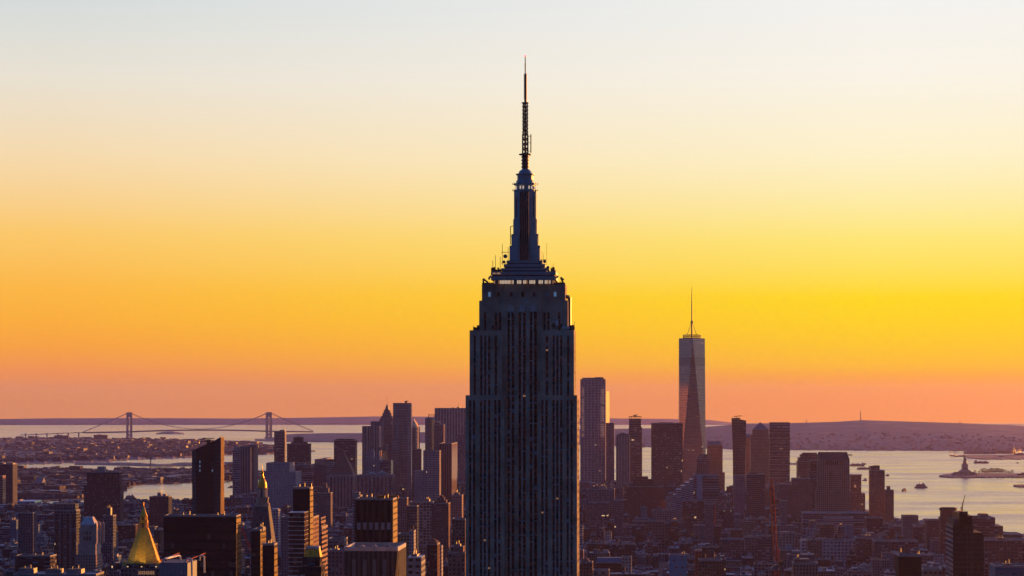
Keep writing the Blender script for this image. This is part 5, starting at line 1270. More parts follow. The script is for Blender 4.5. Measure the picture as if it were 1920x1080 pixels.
# ------------------------------------------------------------------ suspension bridge
def bridge():
    DL, DR = 17500.0, 17800.0
    L = Vector((X(242.3, DL), DL, gz(X(242.3, DL), DL))); Rr = Vector((X(504, DR), DR, gz(X(504, DR), DR)))
    mid = (L+Rr)/2; ang = math.atan2(Rr.y-L.y, Rr.x-L.x)
    root = empty('suspension_bridge', (mid.x, mid.y, mid.z), ang)
    tag(root, 'long suspension bridge with two tall grey towers across the strait', 'bridge')
    half = (Rr-L).length/2
    def fin(m, n):
        o = m.build(n, root); return o
    Ht, deck = 192.0, 60.0
    W = 15.0
    for s in (-1, 1):
        x = s*half
        m = MB()
        for y in (-W, W):
            m.loft(rect(x-20, x-7, y-9, y+9), 0, rect(x-18.5, x-7.5, y-7, y+7), Ht-34, 'bridge_steel', False)
            m.loft(rect(x+7, x+20, y-9, y+9), 0, rect(x+7.5, x+18.5, y-7, y+7), Ht-34, 'bridge_steel', False)
        m.box(x-18.5, x+18.5, -W-6, W+6, Ht-34, Ht-3, 'bridge_steel'); m.box(x-20, x+20, -W-7, W+7, Ht-3.2, Ht, 'bridge_steel')
        m.box(x-18.5, x+18.5, -W-6, W+6, 22, 36, 'bridge_steel'); m.box(x-27, x+27, -W-14, W+14, 0, 8, 'concrete')
        fin(m, 'bridge_tower')
    m = MB()
    pts = []
    n = 60
    def deckz(x): return 68-11*(min(1.0, abs(x)/half))**2-(6*max(0, (abs(x)-half)/400))
    ext = 330.0
    xs = [-half-ext+i*(2*half+2*ext)/n for i in range(n+1)]
    for a, b in zip(xs, xs[1:]):
        za, zb = deckz(a), deckz(b)
        m.loft([(a, -W), (b, -W), (b, W), (a, W)], 0, [(a, -W), (b, -W), (b, W), (a, W)], .01, 'bridge_steel')
        m.v[-8:] = m.v[-8:]
        for y0, y1, o0, o1 in ((-W, -W+.6, -8.5, 0), (W-.6, W, -8.5, 0)):
            pass
        m.face([(a, -W, za-10), (b, -W, zb-10), (b, -W, zb-5), (a, -W, za-5)], 'bridge_steel'); m.face([(a, -W, za-2), (b, -W, zb-2), (b, -W, zb), (a, -W, za)], 'bridge_steel')
        m.face([(a, W, za-10), (b, W, zb-10), (b, W, zb), (a, W, za)], 'bridge_steel'); m.face([(a, -W, za), (b, -W, zb), (b, W, zb), (a, W, za)], 'asphalt'); m.face([(a, -W, za-10), (a, W, za-10), (b, W, zb-10), (b, -W, zb-10)], 'bridge_steel')
        m.tube((a, -W, za-7), (b, -W, zb-1), .5, 'bridge_steel', 4)
    fin(m, 'deck')
    def cz(x):
        if abs(x) <= half: return 71+(Ht-71)*(x/half)**2
        t = (abs(x)-half)/ext
        return Ht+(deckz(half+ext)+1-Ht)*t-12*t*(1-t)
    for y in (-W, W):
        m = MB()
        xx = [-half-ext+i*(2*half+2*ext)/80 for i in range(81)]
        xx = sorted(xx+[-half, half])
        for a, b in zip(xx, xx[1:]):
            if b-a > .1: m.tube((a, y, cz(a)), (b, y, cz(b)), 1.8, 'bridge_steel', 5)
        fin(m, 'main_cable')
    for i in range(96):
        x = -half-ext*.9+(2*half+1.8*ext)*((i//2)+.5)/48
        m = MB()
        if cz(x)-deckz(x) < 2: continue
        y = W if i % 2 else -W; m.tube((x, y, deckz(x)), (x, y, cz(x)), 0.5, 'bridge_steel', 4)
        fin(m, 'suspender_cable')
    for k in range(6):
        m = MB(); x = -half-ext-30-k*75; m.box(x-3, x+3, -W, W, -4, deckz(half+ext)-7, 'concrete'); m.box(x-38, x+38, -W, W, deckz(half+ext)-6-k*3, deckz(half+ext)-1-k*3, 'bridge_steel'); fin(m, 'approach_span')
bridge()

# ------------------------------------------------------------------ statue, islands, boats
def statue():
    D = 8450.0; x = X(1809, D)
    g = gz(x, D)+4
    root = empty('statue', (x, D, g), 0)
    tag(root, 'robed statue raising a torch on a tall stone pedestal on the island', 'statue')
    k = D/F
    def P(px): return (px-1809)*k
    def H(py): return CZ-(py-EYE_Y)*k-g
    m = MB(); n = 11
    for s, (r, y) in enumerate(((24, 887), (19, 885))):
        star = [((r+4*(i % 2)*2-4)*k*math.cos(math.pi*i/n)*.85, (r+4*(i % 2)*2-4)*k*math.sin(math.pi*i/n)*.55) for i in range(2*n)]
        m.prism(star, 0 if s == 0 else H(887.2), H(y), 'limestone', 'limestone')
    m.loft(rect(-11*k, 11*k, -11*k, 11*k), H(885.1), rect(-8.5*k, 8.5*k, -8.5*k, 8.5*k), H(881.5), 'limestone', 'limestone'); 
    m.loft(rect(-6*k, 6*k, -6*k, 6*k), H(881.6), rect(-4.6*k, 4.6*k, -4.6*k, 4.6*k), H(872.5), 'limestone', 'limestone'); m.box(-5.4*k, 5.4*k, -5.4*k, 5.4*k, H(872.6), H(871), 'limestone'); m.box(-4*k, 4*k, -4*k, 4*k, H(871.1), H(869), 'limestone')
    m.build('pedestal', root)
    m = MB(); z = H
    m.lathe([(3.6*k, z(869)), (3.3*k, z(866)), (2.6*k, z(863)), (2.5*k, z(860.5)), (2.5*k, z(858.5)), (1.0*k, z(857.3)), (.55*k, z(856.9)), (.95*k, z(856)), (1.0*k, z(855)), (.5*k, z(853.9))], 'bronze', 10)
    m.tube((-1.8*k, 0, z(858.6)), (-2.4*k, 0, z(854)), .65*k, 'bronze', 6, r2=.5*k); m.tube((-2.4*k, 0, z(854)), (-2.3*k, 0, z(850.5)), .45*k, 'bronze', 6)
    m.tube((1.9*k, -.5, z(858.6)), (2.5*k, -1.6, z(861.5)), .65*k, 'bronze', 6); m.box(1.3*k, 2.7*k, -3.2*k*.6, -1.2*k*.6, z(863), z(860), 'bronze')
    for i in range(7):
        a = math.pi*(i+.5)/7; m.tube((0, 0, z(854.6)), (1.9*k*math.cos(a), 0, z(854.6)+1.6*k*math.sin(a)), .12*k, 'bronze', 4)
    fg = m.build('figure', root)
    m = MB(); m.lathe([(.3*k, z(850.6)), (.9*k, z(849.8)), (.9*k, z(849.3)), (.5*k, z(848.6)), (.1*k, z(847.4))], 'goldleaf', 8, -2.3*k, 0); m.build('torch', fg)
statue()
LEAFR = random.Random(5)
def tree_proto(r, h, name, label, group):
    root = empty(name, (0, 0, 0)); tag(root, label, 'tree', group)
    m = MB(); m.tube((0, 0, -1), (0, 0, h*.45), .5, 'bark', 6, r2=.3)
    for i in range(9):
        a = LEAFR.uniform(0, 6.28); m.tube((0, 0, h*LEAFR.uniform(.25, .45)), (r*.7*math.cos(a), r*.7*math.sin(a), h*LEAFR.uniform(.6, .95)), .22, 'bark', 4, r2=.08)
    m.build('trunk', root)
    m = MB()
    for i in range(230):
        a, u = LEAFR.uniform(0, 6.28), LEAFR.uniform(-1, 1); q = r*LEAFR.uniform(.35, 1)
        p = Vector((q*math.cos(a)*math.sqrt(1-u*u), q*math.sin(a)*math.sqrt(1-u*u), h*.66+u*h*.32)); s = LEAFR.uniform(.35, .9)
        d1 = Vector((LEAFR.gauss(0, 1), LEAFR.gauss(0, 1), LEAFR.gauss(0, 1))).normalized()*s; d2 = Vector((LEAFR.gauss(0, 1), LEAFR.gauss(0, 1), LEAFR.gauss(0, 1))).normalized()*s
        m.face([p-d1, p-d2, p+d1, p+d2], 'twigs')
    m.build('crown', root)
    return root
def copy_tree(o, parent=None):
    c = o.copy(); COL.objects.link(c)
    if parent: c.parent = parent
    for ch in o.children: copy_tree(ch, c)
    return c
_tp = tree_proto(6, 17, 'tree', 'bare twiggy tree on the statue island', 'trees on the statue island')
first = True
for px in (1828, 1836, 1841, 1845.5, 1849, 1852.5, 1856, 1859.5, 1863, 1866.5, 1870, 1873.5, 1877, 1880, 1885, 1890, 1894, 1898):
    o = _tp if first else copy_tree(_tp); first = False
    D = 8480+LEAFR.uniform(-10, 60)
    o.location = (X(px, D), D, gz(X(px, D), D)+4); o.rotation_euler.z = LEAFR.uniform(0, 6)
    k = LEAFR.uniform(.85, 1.15)*(1.0 if 1840 < px < 1882 else .7)*1.25; o.scale = (k*1.15, k*1.15, k)
def low_house(kind, label, px0, px1, py, D, depth=20, wall='punched', col=GREY, cat='building', roof='roof_grey', group=None, lift=0, gable=False):
    x0, x1 = X(px0, D), X(px1, D)
    g = gz((x0+x1)/2, D)
    root = empty(kind, ((x0+x1)/2, D+depth/2, g+lift), 0); tag(root, label, cat, group)
    w = (x1-x0)/2; top = Zp(py, D)-g-lift
    b = MB(wall, roof, col)
    b.box(-w, w, -depth/2, depth/2, -4, top); b.build('wall', root)
    m = MB()
    if gable: m.loft(rect(-w-.5, w+.5, -depth/2-.5, depth/2+.5), top, rect(-w, w, -.2, .2), top+depth*.25, roof, roof)
    else: m.box(-w*.5, w*.1, -depth*.2, depth*.25, top, top+3.2, 'concrete', 'roof_dark')
    m.build('roof' if gable else 'bulkhead', root)
    RECTS.append((px0, px1, py, D))
    return root
low_house('pavilion', 'low dark pavilion at the right end of the statue island', 1910, 1935, 888, 8450, 25, col=BROWN, lift=3)
low_house('fort', 'low fort wall at the left foot of the statue', 1786, 1800, 887.5, 8440, 30, wall='blankwall', col=GREY, lift=3)
# boats ------------------------------------------------------------
def boat(px, py, L, kind, label, rz=0.0, group='boats on the bay', H=1.0):
    D = shoreD(py); x = X(px, D)
    root = empty(kind, (x, D, gz(x, D)), rz); tag(root, label, 'boat', group)
    w = L*.24
    P = [(-L/2, -w/2*.8), (L*.3, -w/2), (L/2, 0), (L*.3, w/2), (-L/2, w/2*.8)]
    P2 = [(p[0]*1.04, p[1]*1.1) for p in P]
    m = MB(); m.loft(P, -1, P2, L*.08*H+1.2, 'hull', 'steel'); m.build('hull', root)
    z = L*.08*H+1.2
    if kind == 'ferry':
        m = MB('ribbon', 'white_paint', WHITE); m.box(-L*.42, L*.36, -w*.42, w*.42, z, z+L*.13); m.box(-L*.36, L*.28, -w*.38, w*.38, z+L*.13, z+L*.2); m.build('cabin', root)
        m = MB(); m.box(L*.1, L*.22, -w*.25, w*.25, z+L*.2, z+L*.29, 'white_paint'); m.build('bridge', root)
        m = MB(); m.tube((-L*.1, 0, z+L*.2), (-L*.12, 0, z+L*.31), L*.03, 'black_metal', 8); m.build('funnel', root)
    elif kind == 'cargo_ship':
        m = MB('punched', 'white_paint', WHITE); m.box(-L*.44, -L*.32, -w*.4, w*.4, z, z+L*.12); m.build('bridge', root)
        for i in range(7):
            m = MB(); m.box(-L*.27+i*L*.1, -L*.19+i*L*.1, -w*.38, w*.38, z, z+L*(.02+.02*(i*7 % 3)), 'brick_red' if i % 2 else 'blue_paint'); m.build('deck_cargo', root)
        m = MB(); m.tube((L*.38, 0, z), (L*.38, 0, z+L*.1), L*.006, 'steel', 4); m.build('mast', root)
    else:
        m = MB('ribbon', 'white_paint', WHITE); m.box(-L*.1, L*.25, -w*.35, w*.35, z, z+L*.2); m.build('cabin', root)
        m = MB(); m.tube((-L*.15, 0, z), (-L*.15, 0, z+L*.32), L*.02, 'black_metal', 5); m.build('mast', root)
boat(1727, 914.8, 38, 'ferry', 'white ferry left of the pier heading across the bay', 0)
boat(1695.5, 921, 22, 'ferry', 'small stubby ferry left of the larger white ferry', .9)
boat(1607, 873.2, 58, 'cargo_ship', 'long barge just right of the square windowed tower', math.pi)
boat(1620, 880, 54, 'cargo_ship', 'loaded barge beside the brown riverside tower top', math.pi)
boat(1621, 870.5, 14, 'tugboat', 'tiny tugboat above the loaded barges', .2)
boat(1622, 901, 20, 'tugboat', 'tugboat in the gap left of the brown riverside tower', .5)
boat(1664, 892.3, 17, 'tugboat', 'tugboat right of the brown riverside tower penthouse', .3)
boat(1840, 868.6, 62, 'cargo_ship', 'flat barge in open water right of the statue torch', 0)
boat(1908, 868.4, 12, 'tugboat', 'tiny tugboat following the flat barge near the right edge', .3)
boat(1488, 870.8, 32, 'cargo_ship', 'cargo ship behind the stepped shoulder tower', 0)
boat(1593, 853.5, 26, 'cargo_ship', 'distant ship touching the square windowed tower roof', 0)
boat(1207, 838.8, 30, 'cargo_ship', 'distant ship right of the lattice topped tower', .4)
boat(585, 846.5, 34, 'cargo_ship', 'lone ship in the bay left of the flat topped black tower', 0)
boat(432.5, 914.5, 18, 'tugboat', 'tugboat just right of the slanted dark glass tower', .6)
boat(245, 935.5, 30, 'ferry', 'moored ferry on the river below the dark slab tower', .1)
def wake(px, py, L, w, rz):
    D = shoreD(py); x = X(px, D)
    m = MB(); m.face([(-L/2, -w/2, .35), (L/2, -w*.1, .35), (L/2, w*.1, .35), (-L/2, w/2, .35)], 'foam')
    o = m.build('wake', None, (x, D, gz(x, D)), rz); tag(o, kind='structure')
wake(1790, 919, 420, 9, .02)
wake(1755, 915.2, 150, 7, 0)
wake(1880, 957, 260, 6, .06)
wake(1650, 906, 300, 7, -.05)
wake(1700, 897, 500, 8, .03)
# cranes and terminal things on the far right pier
def quay_crane(px, py, h, label, group=None, D=None):
    D = D or shoreD(py); x = X(px, D)
    root = empty('quay_crane', (x, D, gz(x, D)+4), .3); tag(root, label, 'crane', group)
    m = MB(); 
    for sx in (-1, 1):
        for sy in (-1, 1): m.tube((sx*h*.16, sy*h*.16, 0), (sx*h*.13, sy*h*.13, h*.62), h*.022, 'steel', 4)
    m.build('portal', root)
    m = MB(); m.box(-h*.5, h*.75, -h*.03, h*.03, h*.6, h*.66, 'steel'); m.tube((0, 0, h*.66), (0, 0, h), h*.02, 'steel', 4); m.tube((0, 0, h), (h*.7, 0, h*.66), h*.012, 'steel', 4); m.tube((0, 0, h), (-h*.45, 0, h*.66), h*.012, 'steel', 4); m.build('boom', root)
quay_crane(1784, 856, 26, 'small pier crane left of the statue torch')
quay_crane(1792, 856, 22, 'low crane on the pier end behind the statue')
low_house('warehouse', 'long pale warehouse on the terminal behind the statue', 1811, 1868, 846.5, 12200, 60, 'blankwall', (.32, .27, .25), lift=4)
low_house('warehouse', 'dark dockside warehouse right of the long pale one', 1869, 1905, 845.5, 12300, 60, 'blankwall', (.16, .13, .12), lift=4)
low_house('warehouse', 'low white terminal shed near the right edge', 1868, 1898, 856.5, 11300, 40, 'ribbon', (.25, .24, .24), lift=4)
low_house('ship_terminal', 'white roofed terminal shed at the right edge', 1905, 1932, 850.5, 11700, 60, 'ribbon', (.2, .18, .18), lift=4)
quay_crane(1901, 850, 42, 'thin tall dock crane near the right edge', D=11900)
quay_crane(1911, 850, 40, 'thick dock crane at the right edge', D=11950)
low_house('ferry_house', 'dark ferry house on the pier at the right edge', 1911, 1950, 909.5, 7750, 30, 'loft', BROWN, lift=3, gable=True)
m = MB(); D = 7760; x = X(1909, D); m.tube((0, 0, 0), (0, 0, 22), .5, 'steel', 5, r2=.25); o = m.build('flagpole', None, (x, D, gz(x, D)+4)); tag(o, 'thin flagpole on the pier at the right edge', 'flagpole')
# radio masts on the hills
for px, top, base, lab in ((1613.5, 770, 788, 'tall radio mast on the long hill'), (1512, 786.2, 793, 'small stub mast on the hill left of the tall radio mast'), (1800, 788.5, 793, 'tiny mast on the hill above the statue')):
    D = 17000.0 if px > 1300 else 16500.0; x = X(px, D)
    m = MB(); zb = Zp(base, D)-gz(x, D)
    m.lattice(-4, 4, -4, 4, 0, Zp(top, D)-Zp(base, D)+8, 14, .9, 'steel', x2=(-.6, .6, -.6, .6))
    o = m.build('radio_mast', None, (x, D, Zp(base, D)-8)); tag(o, lab, 'mast')

# ------------------------------------------------------------------ the red tower crane
def red_crane():
    D = 2300.0
    x = X(1455.5, D); g = gz(x, D)
    root = empty('tower_crane', (x, D, g), 0); tag(root, 'red lattice tower crane with steep luffing boom', 'crane')
    LANDMARKS.append((1455, 1000, 'the red crane'))
    k = D/F
    P = lambda px: (px-1455.5)*k
    H = lambda py: CZ-(py-EYE_Y)*k-g
    m = MB(); m.lattice(-2.0, 2.0, -2.0, 2.0, 0, H(1062), 4.2, .36, 'red_paint'); m.build('mast', root)
    m = MB(); m.box(-3.2, 3.2, -3, 3, H(1062), H(1059), 'black_metal'); m.box(-2.8, 1.5, -3.4, -1.2, H(1069), H(1060), 'slate_blue'); m.build('cab', root)
    m = MB(); m.lattice(P(1455.2), P(1462), -1.4, 1.4, H(1060), H(1028), 4, .32, 'red_paint', x2=(P(1457), P(1461), -.8, .8)); m.box(P(1460), P(1468), -2, 2, H(1060), H(1052), 'black_metal'); m.build('machine_deck', root)
    a, b = Vector((P(1455), 0, H(1052))), Vector((P(1446.2), 0, H(897)))
    m = MB()
    n = 26; ax = Vector((1, 0, .055)).normalized()
    def corner(f, sx, sy):
        w = 1.75*(1 if .06 < f < .9 else .55)
        return a.lerp(b, f)+Vector((sx*w, sy*w, 0))
    for i in range(n):
        f0, f1 = i/n, (i+1)/n
        for sx in (-1, 1):
            for sy in (-1, 1): m.tube(corner(f0, sx, sy), corner(f1, sx, sy), .36, 'orange_paint', 4)
            m.tube(corner(f0, sx, -1 if i % 2 else 1), corner(f1, sx, 1 if i % 2 else -1), .26, 'red_paint', 4)
        for sy in (-1, 1):
            m.tube(corner(f0, -1 if i % 2 else 1, sy), corner(f1, 1 if i % 2 else -1, sy), .26, 'red_paint', 4)
            m.tube(corner(f0, -1, sy), corner(f0, 1, sy), .22, 'red_paint', 4)
    m.build('boom', root)
    m = MB(); m.tube(b, (P(1461), 0, H(1028)), .09, 'black_metal', 4); m.tube(b+Vector((.5, 0, -2)), (P(1459), 0, H(1030)), .09, 'black_metal', 4); m.build('stay_cable', root)
    m = MB(); m.tube(b, b-Vector((-.6, 0, 70)), .07, 'black_metal', 4); m.box(b.x+.1, b.x+1.2, -.5, .5, b.z-72, b.z-70, 'black_metal'); m.build('hook', root)
red_crane()
def small_boom(px0, py0, px1, py1, D, label, mat='red_paint'):
    x = X(px0, D); root = empty('crane_boom', (x, D, Zp(py0, D)), 0); tag(root, label, 'crane')
    k = D/F; q = Vector(((px1-px0)*k, 0, -(py1-py0)*k)); m = MB(); n = 18
    off = [Vector((.9, -.9, 0)), Vector((-.9, -.9, 0)), Vector((0, .9, .6))]
    for i in range(n):
        for j in range(3):
            m.tube(q*(i/n)+off[j], q*((i+1)/n)+off[j], .2, mat, 4); m.tube(q*(i/n)+off[j], q*((i+1)/n)+off[(j+1) % 3], .14, mat, 4)
    m.build('boom', root)
    m = MB(); m.tube(q, q+Vector((0, 0, -(Zp(py1, D)))), .9, 'black_metal', 5); m.build('mast', root)
small_boom(453, 990, 491, 1081, 1780, 'dull pink crane boom leaning beside the slim black tower')
small_boom(1341, 948, 1340, 985, 3680, 'short dark red crane mast over the slim maroon building')

# ------------------------------------------------------------------ the far shore on the left: blocks one can tell apart
low_house('housing_slab', 'left of the two wide slabs on the far shore', 101.5, 128, 816.5, 15800, 30, 'punched', (.13, .1, .12), 'tower', group=None, lift=8)
low_house('housing_slab', 'right of the two wide slabs on the far shore, near the bridge tower', 175.5, 201, 815.5, 15700, 30, 'punched', (.13, .1, .12), 'tower', lift=8)
for px0, px1, py, D, c, lab in ((295, 329, 839.5, 14200, (.55, .4, .28), 'beige army depot block with glowing windows on the far shore'),
        (266, 294, 837.5, 14600, (.4, .3, .25), 'beige depot wing left of the glowing depot block'),
        (101, 128, 838, 14300, (.32, .3, .32), 'pale office slab below the left wide slab'),
        (173, 210, 843, 13900, (.3, .22, .23), 'brown factory block below the right wide slab'),
        (225, 255, 841, 13700, (.28, .22, .24), 'wide brown factory left of the depot'),
        (24, 52, 851, 12600, (.25, .24, .28), 'violet waterfront factory at the far left'),
        (60, 82, 850, 12400, (.28, .26, .3), 'violet waterfront factory second from the left'),
        (38, 90, 865, 11400, (.2, .2, .24), 'long grey pier shed along the left inlet'),
        (160, 230, 862, 11700, (.16, .14, .17), 'long dark pier shed behind the dark slab tower'),
        (300, 335, 855, 12800, (.14, .12, .14), 'dark low shed below the glowing depot'),
        (130, 162, 880, 9600, (.3, .28, .3), 'pale apartment row left of the dark slab tower'),
        (145, 163, 882, 9300, (.42, .3, .25), 'sunlit pink apartment row against the dark slab tower'),
        (240, 262, 885, 9000, (.55, .3, .2), 'coral banded loft behind the gold pyramid, on the far bank'),
        (224, 238, 882, 9100, (.4, .3, .25), 'tan block right of the dark slab tower on the far bank'),
        (104, 128, 886, 9000, (.16, .13, .15), 'dark brown block in the low quarter at left'),
        (76, 110, 876, 9800, (.2, .17, .19), 'grey brown row along the inlet at left'),
        (327, 344, 897, 8200, (.07, .08, .09), 'black silo block on the far river bank'),
        (345, 358, 885, 8900, (.25, .2, .22), 'grey mill on the far bank left of the slanted tower')):
    low_house('factory', lab, px0, px1, py, D, 45, 'bars' if D > 9500 else 'loft', c, lift=3)
for px, py, D, w, lab in ((150, 854, 12700, 9, 'small orange sunlit hall left in the far quarter'), (174, 863, 11500, 9, 'right of the twin orange arched halls'), (151, 864, 11450, 9, 'left of the twin orange arched halls'), (110, 856, 12300, 10, 'bright coral sunlit shed on the far shore'),
                          (92, 852, 12500, 9, 'tan sunlit block left of the bright coral shed'), (128, 837.5, 14200, 5, 'tiny bright orange tower right of the pale office slab'), (217, 839, 14000, 5, 'tiny bright orange tower below the bridge tower'), (59, 826.5, 16500, 3, 'slim orange tower at the far shore horizon'), (228, 849, 13000, 5, 'small orange pyramid roof left of the depot')):
    r = low_house('hall', lab, px-w/2, px+w/2, py, D, 30, 'blankwall', (.75, .4, .25), roof='sun_tint_orange', lift=3, gable=True); r.rotation_euler.z = R(38)  # low sun's orange painted into wall and roof colours
for px, py, w, lab in ((22, 916, 26, 'long pale navy yard shed at far left'), (70, 910, 14, 'white arched hall roof in the navy yard'), (120, 914, 70, 'wide pale grey shed roof left of the dark slab'), (30, 940, 70, 'long shed with bright blue roof line at the left edge')):
    D = shoreD(py+4)
    low_house('shed', lab, px-w/2, px+w/2, py, D, 90, 'blankwall', (.2, .23, .27) if 'blue' not in lab else (.05, .25, .45), roof='roof_grey' if 'blue' not in lab else 'blue_line', lift=3, gable='arched' in lab)
for px, py0, py1, lab in ((282, 894, 864, 'dark dockside silo crane with flat head on the far bank'),):
    D = 8700.0; x = X(px, D); root = empty('dock_crane', (x, D, gz(x, D)+3), .2); tag(root, lab, 'crane'); k = D/F; h = (py0-py1)*k
    m = MB(); m.lattice(-4, 4, -4, 4, 0, h*.55, 6, .7, 'slate_blue', x2=(-2, 2, -2, 2)); m.build('tower', root)
    m = MB(); m.tube((0, 0, h*.5), (2, 0, h), 2.2, 'slate_blue', 6); m.box(-3, 5, -3, 3, h*.9, h, 'slate_blue'); m.build('boom', root)
# warm lamps on the far bank
for i, (px, py, D) in enumerate(((131, 866, 11000), (292, 893, 8600), (296, 894, 8600), (340, 890, 8800), (238, 896, 8500), (301, 836.5, 14100), (309, 835.5, 14100), (318, 837, 14100), (278, 836, 14500), (168, 853, 12800), (41, 918, 7000), (29, 917, 7000))):
    x = X(px, D); z = Zp(py, D); g = gz(x, D)
    root = empty('lamp_post', (x, D, g), 0); tag(root, 'small bright lamp on a mast in the far left quarter', 'lamp', 'lamps across the river')
    m = MB(); m.tube((0, 0, 0), (0, 0, max(6, z-g)), .5, 'steel', 4); m.build('post', root)
    m = MB(); r = D/F*.55; m.lathe([(r*.3, max(6, z-g)-r), (r, max(6, z-g)), (r*.3, max(6, z-g)+r)], 'lamp_warm', 6); m.build('lamp_head', root)

# ------------------------------------------------------------------ the lower city between the towers
FR = random.Random(11)
PAL = [('red brick', (.2, .085, .06), 5), ('brown', (.13, .085, .07), 5), ('tan', (.34, .27, .2), 3), ('grey', (.26, .26, .27), 5), ('white', (.56, .56, .57), 3), ('pinkish', (.32, .22, .2), 3), ('blue grey', (.2, .28, .34), 4), ('dark', (.08, .075, .08), 3)]
PALX = [i for i, p in enumerate(PAL) for _ in range(p[2])]
SKY = [(-400, 945), (60, 945), (100, 938), (230, 938), (290, 934), (430, 934), (445, 925), (560, 915), (700, 900), (870, 898), (1090, 900), (1220, 903), (1335, 915), (1345, 922), (1368, 922), (1376, 910), (1480, 900), (1490, 935), (1590, 950), (1640, 968), (1690, 974), (1760, 976), (1830, 985), (1880, 1000), (1930, 1004), (2300, 1050)]
fill = []
v = 1950.0
row = 0
while v < 6400:
    u = -2400.0
    dep = FR.uniform(18, 26)
    while u < 2400:
        w = FR.choice((8, 10, 12, 15, 18, 22, 25, 30, 40))*FR.uniform(.85, 1.15)
        if abs(((u+w/2) % 265)-132) > 118: u += 26; continue
        uc = u+w/2
        c, s = math.cos(R(GR)), math.sin(R(GR))
        x, y = c*uc+s*v, -s*uc+c*v
        u += w+FR.choice((0, 0, 0, 0, 6))+.3
        px = 960+F*x/y
        if not (-260 < px < 2180): continue
        if y > lerp_tab(MAN_FAR, px)-40: continue
        if px < 470 and y > 5300: continue
        t = FR.random()
        if y < 2700: h = 28+50*t*t
        elif y < 4100: h = (13 if px > 960 else 17)+22*t*t+(30 if FR.random() < .07 else 0)
        elif y < 5000: h = 20+34*t*t
        else: h = 30+60*t*t
        lim = CZ-(lerp_tab(SKY, px)+FR.uniform(0, 8)-EYE_Y)/F*y-gz(x, y)
        h = min(h, lim)
        if h < 8: continue
        rr = math.hypot(w, dep)/2
        if any((x-a)**2+(y-b)**2 < (rr*.8+q)**2 for a, b, q in FOOT): continue
        ptop = EYE_Y+(CZ-h-gz(x, y))*F/y
        if ptop > 1079: continue
        fill.append([y, x, w, dep, h, px, ptop])
    row += 1
    v += dep+(.6 if row % 2 else 17)
# what shows of each: a small occlusion buffer, nearest first
BW, BH = 960, 540
buf = np.zeros((BH, BW), bool)
items = [(r[3], 0, r) for r in RECTS]+[(f[0], 1, f) for f in fill]
items.sort(key=lambda t: t[0])
for D, kind, it in items:
    if kind == 0: a, b, y0 = it[0], it[1], it[2]
    else:
        hw = it[2]/2*F/it[0]; a, b, y0 = it[5]-hw, it[5]+hw, it[6]
    i0, i1 = int(max(0, min(BW, a/2))), int(max(0, min(BW, math.ceil(b/2)))); j0 = int(max(0, min(BH, y0/2)))
    sub = buf[j0:, i0:i1]
    if kind == 1:
        it.append(int((~sub).sum()))
        rows_ = np.where(~sub)[0]; it.append((j0+float(rows_.mean()))*2 if len(rows_) else y0)
    sub[:] = True
fill.sort(key=lambda f: -f[7])
UNITS = []
for mt in ('roof_silver', 'roof_sky_tint', 'roof_dark', 'concrete', 'brick_red', 'roof_grey'):
    m = MB(); m.box(-.5, .5, -.5, .5, 0, 1, mt); m.box(-.3, .3, -.3, .3, 1, 1.12, 'steel'); q = m.build('roof_unit'); UNITS.append(q.data); bpy.data.objects.remove(q)
NIND = 270
ORD = ['', 'second', 'third', 'fourth', 'fifth', 'sixth', 'seventh', 'eighth', 'ninth', 'tenth', 'eleventh', 'twelfth', 'thirteenth', 'fourteenth', 'fifteenth', 'sixteenth', 'seventeenth', 'eighteenth', 'nineteenth', 'twentieth']
WALLS = ['punched', 'punched_wide', 'loft', 'bars', 'punched', 'loft', 'ribbon', 'grid']
ROOFS = ['roof_dark', 'roof_dark', 'roof_grey', 'roof_sky_tint', 'roof_silver']
GROUP = 'low city buildings between the towers'
used = {}
stuff = MB()
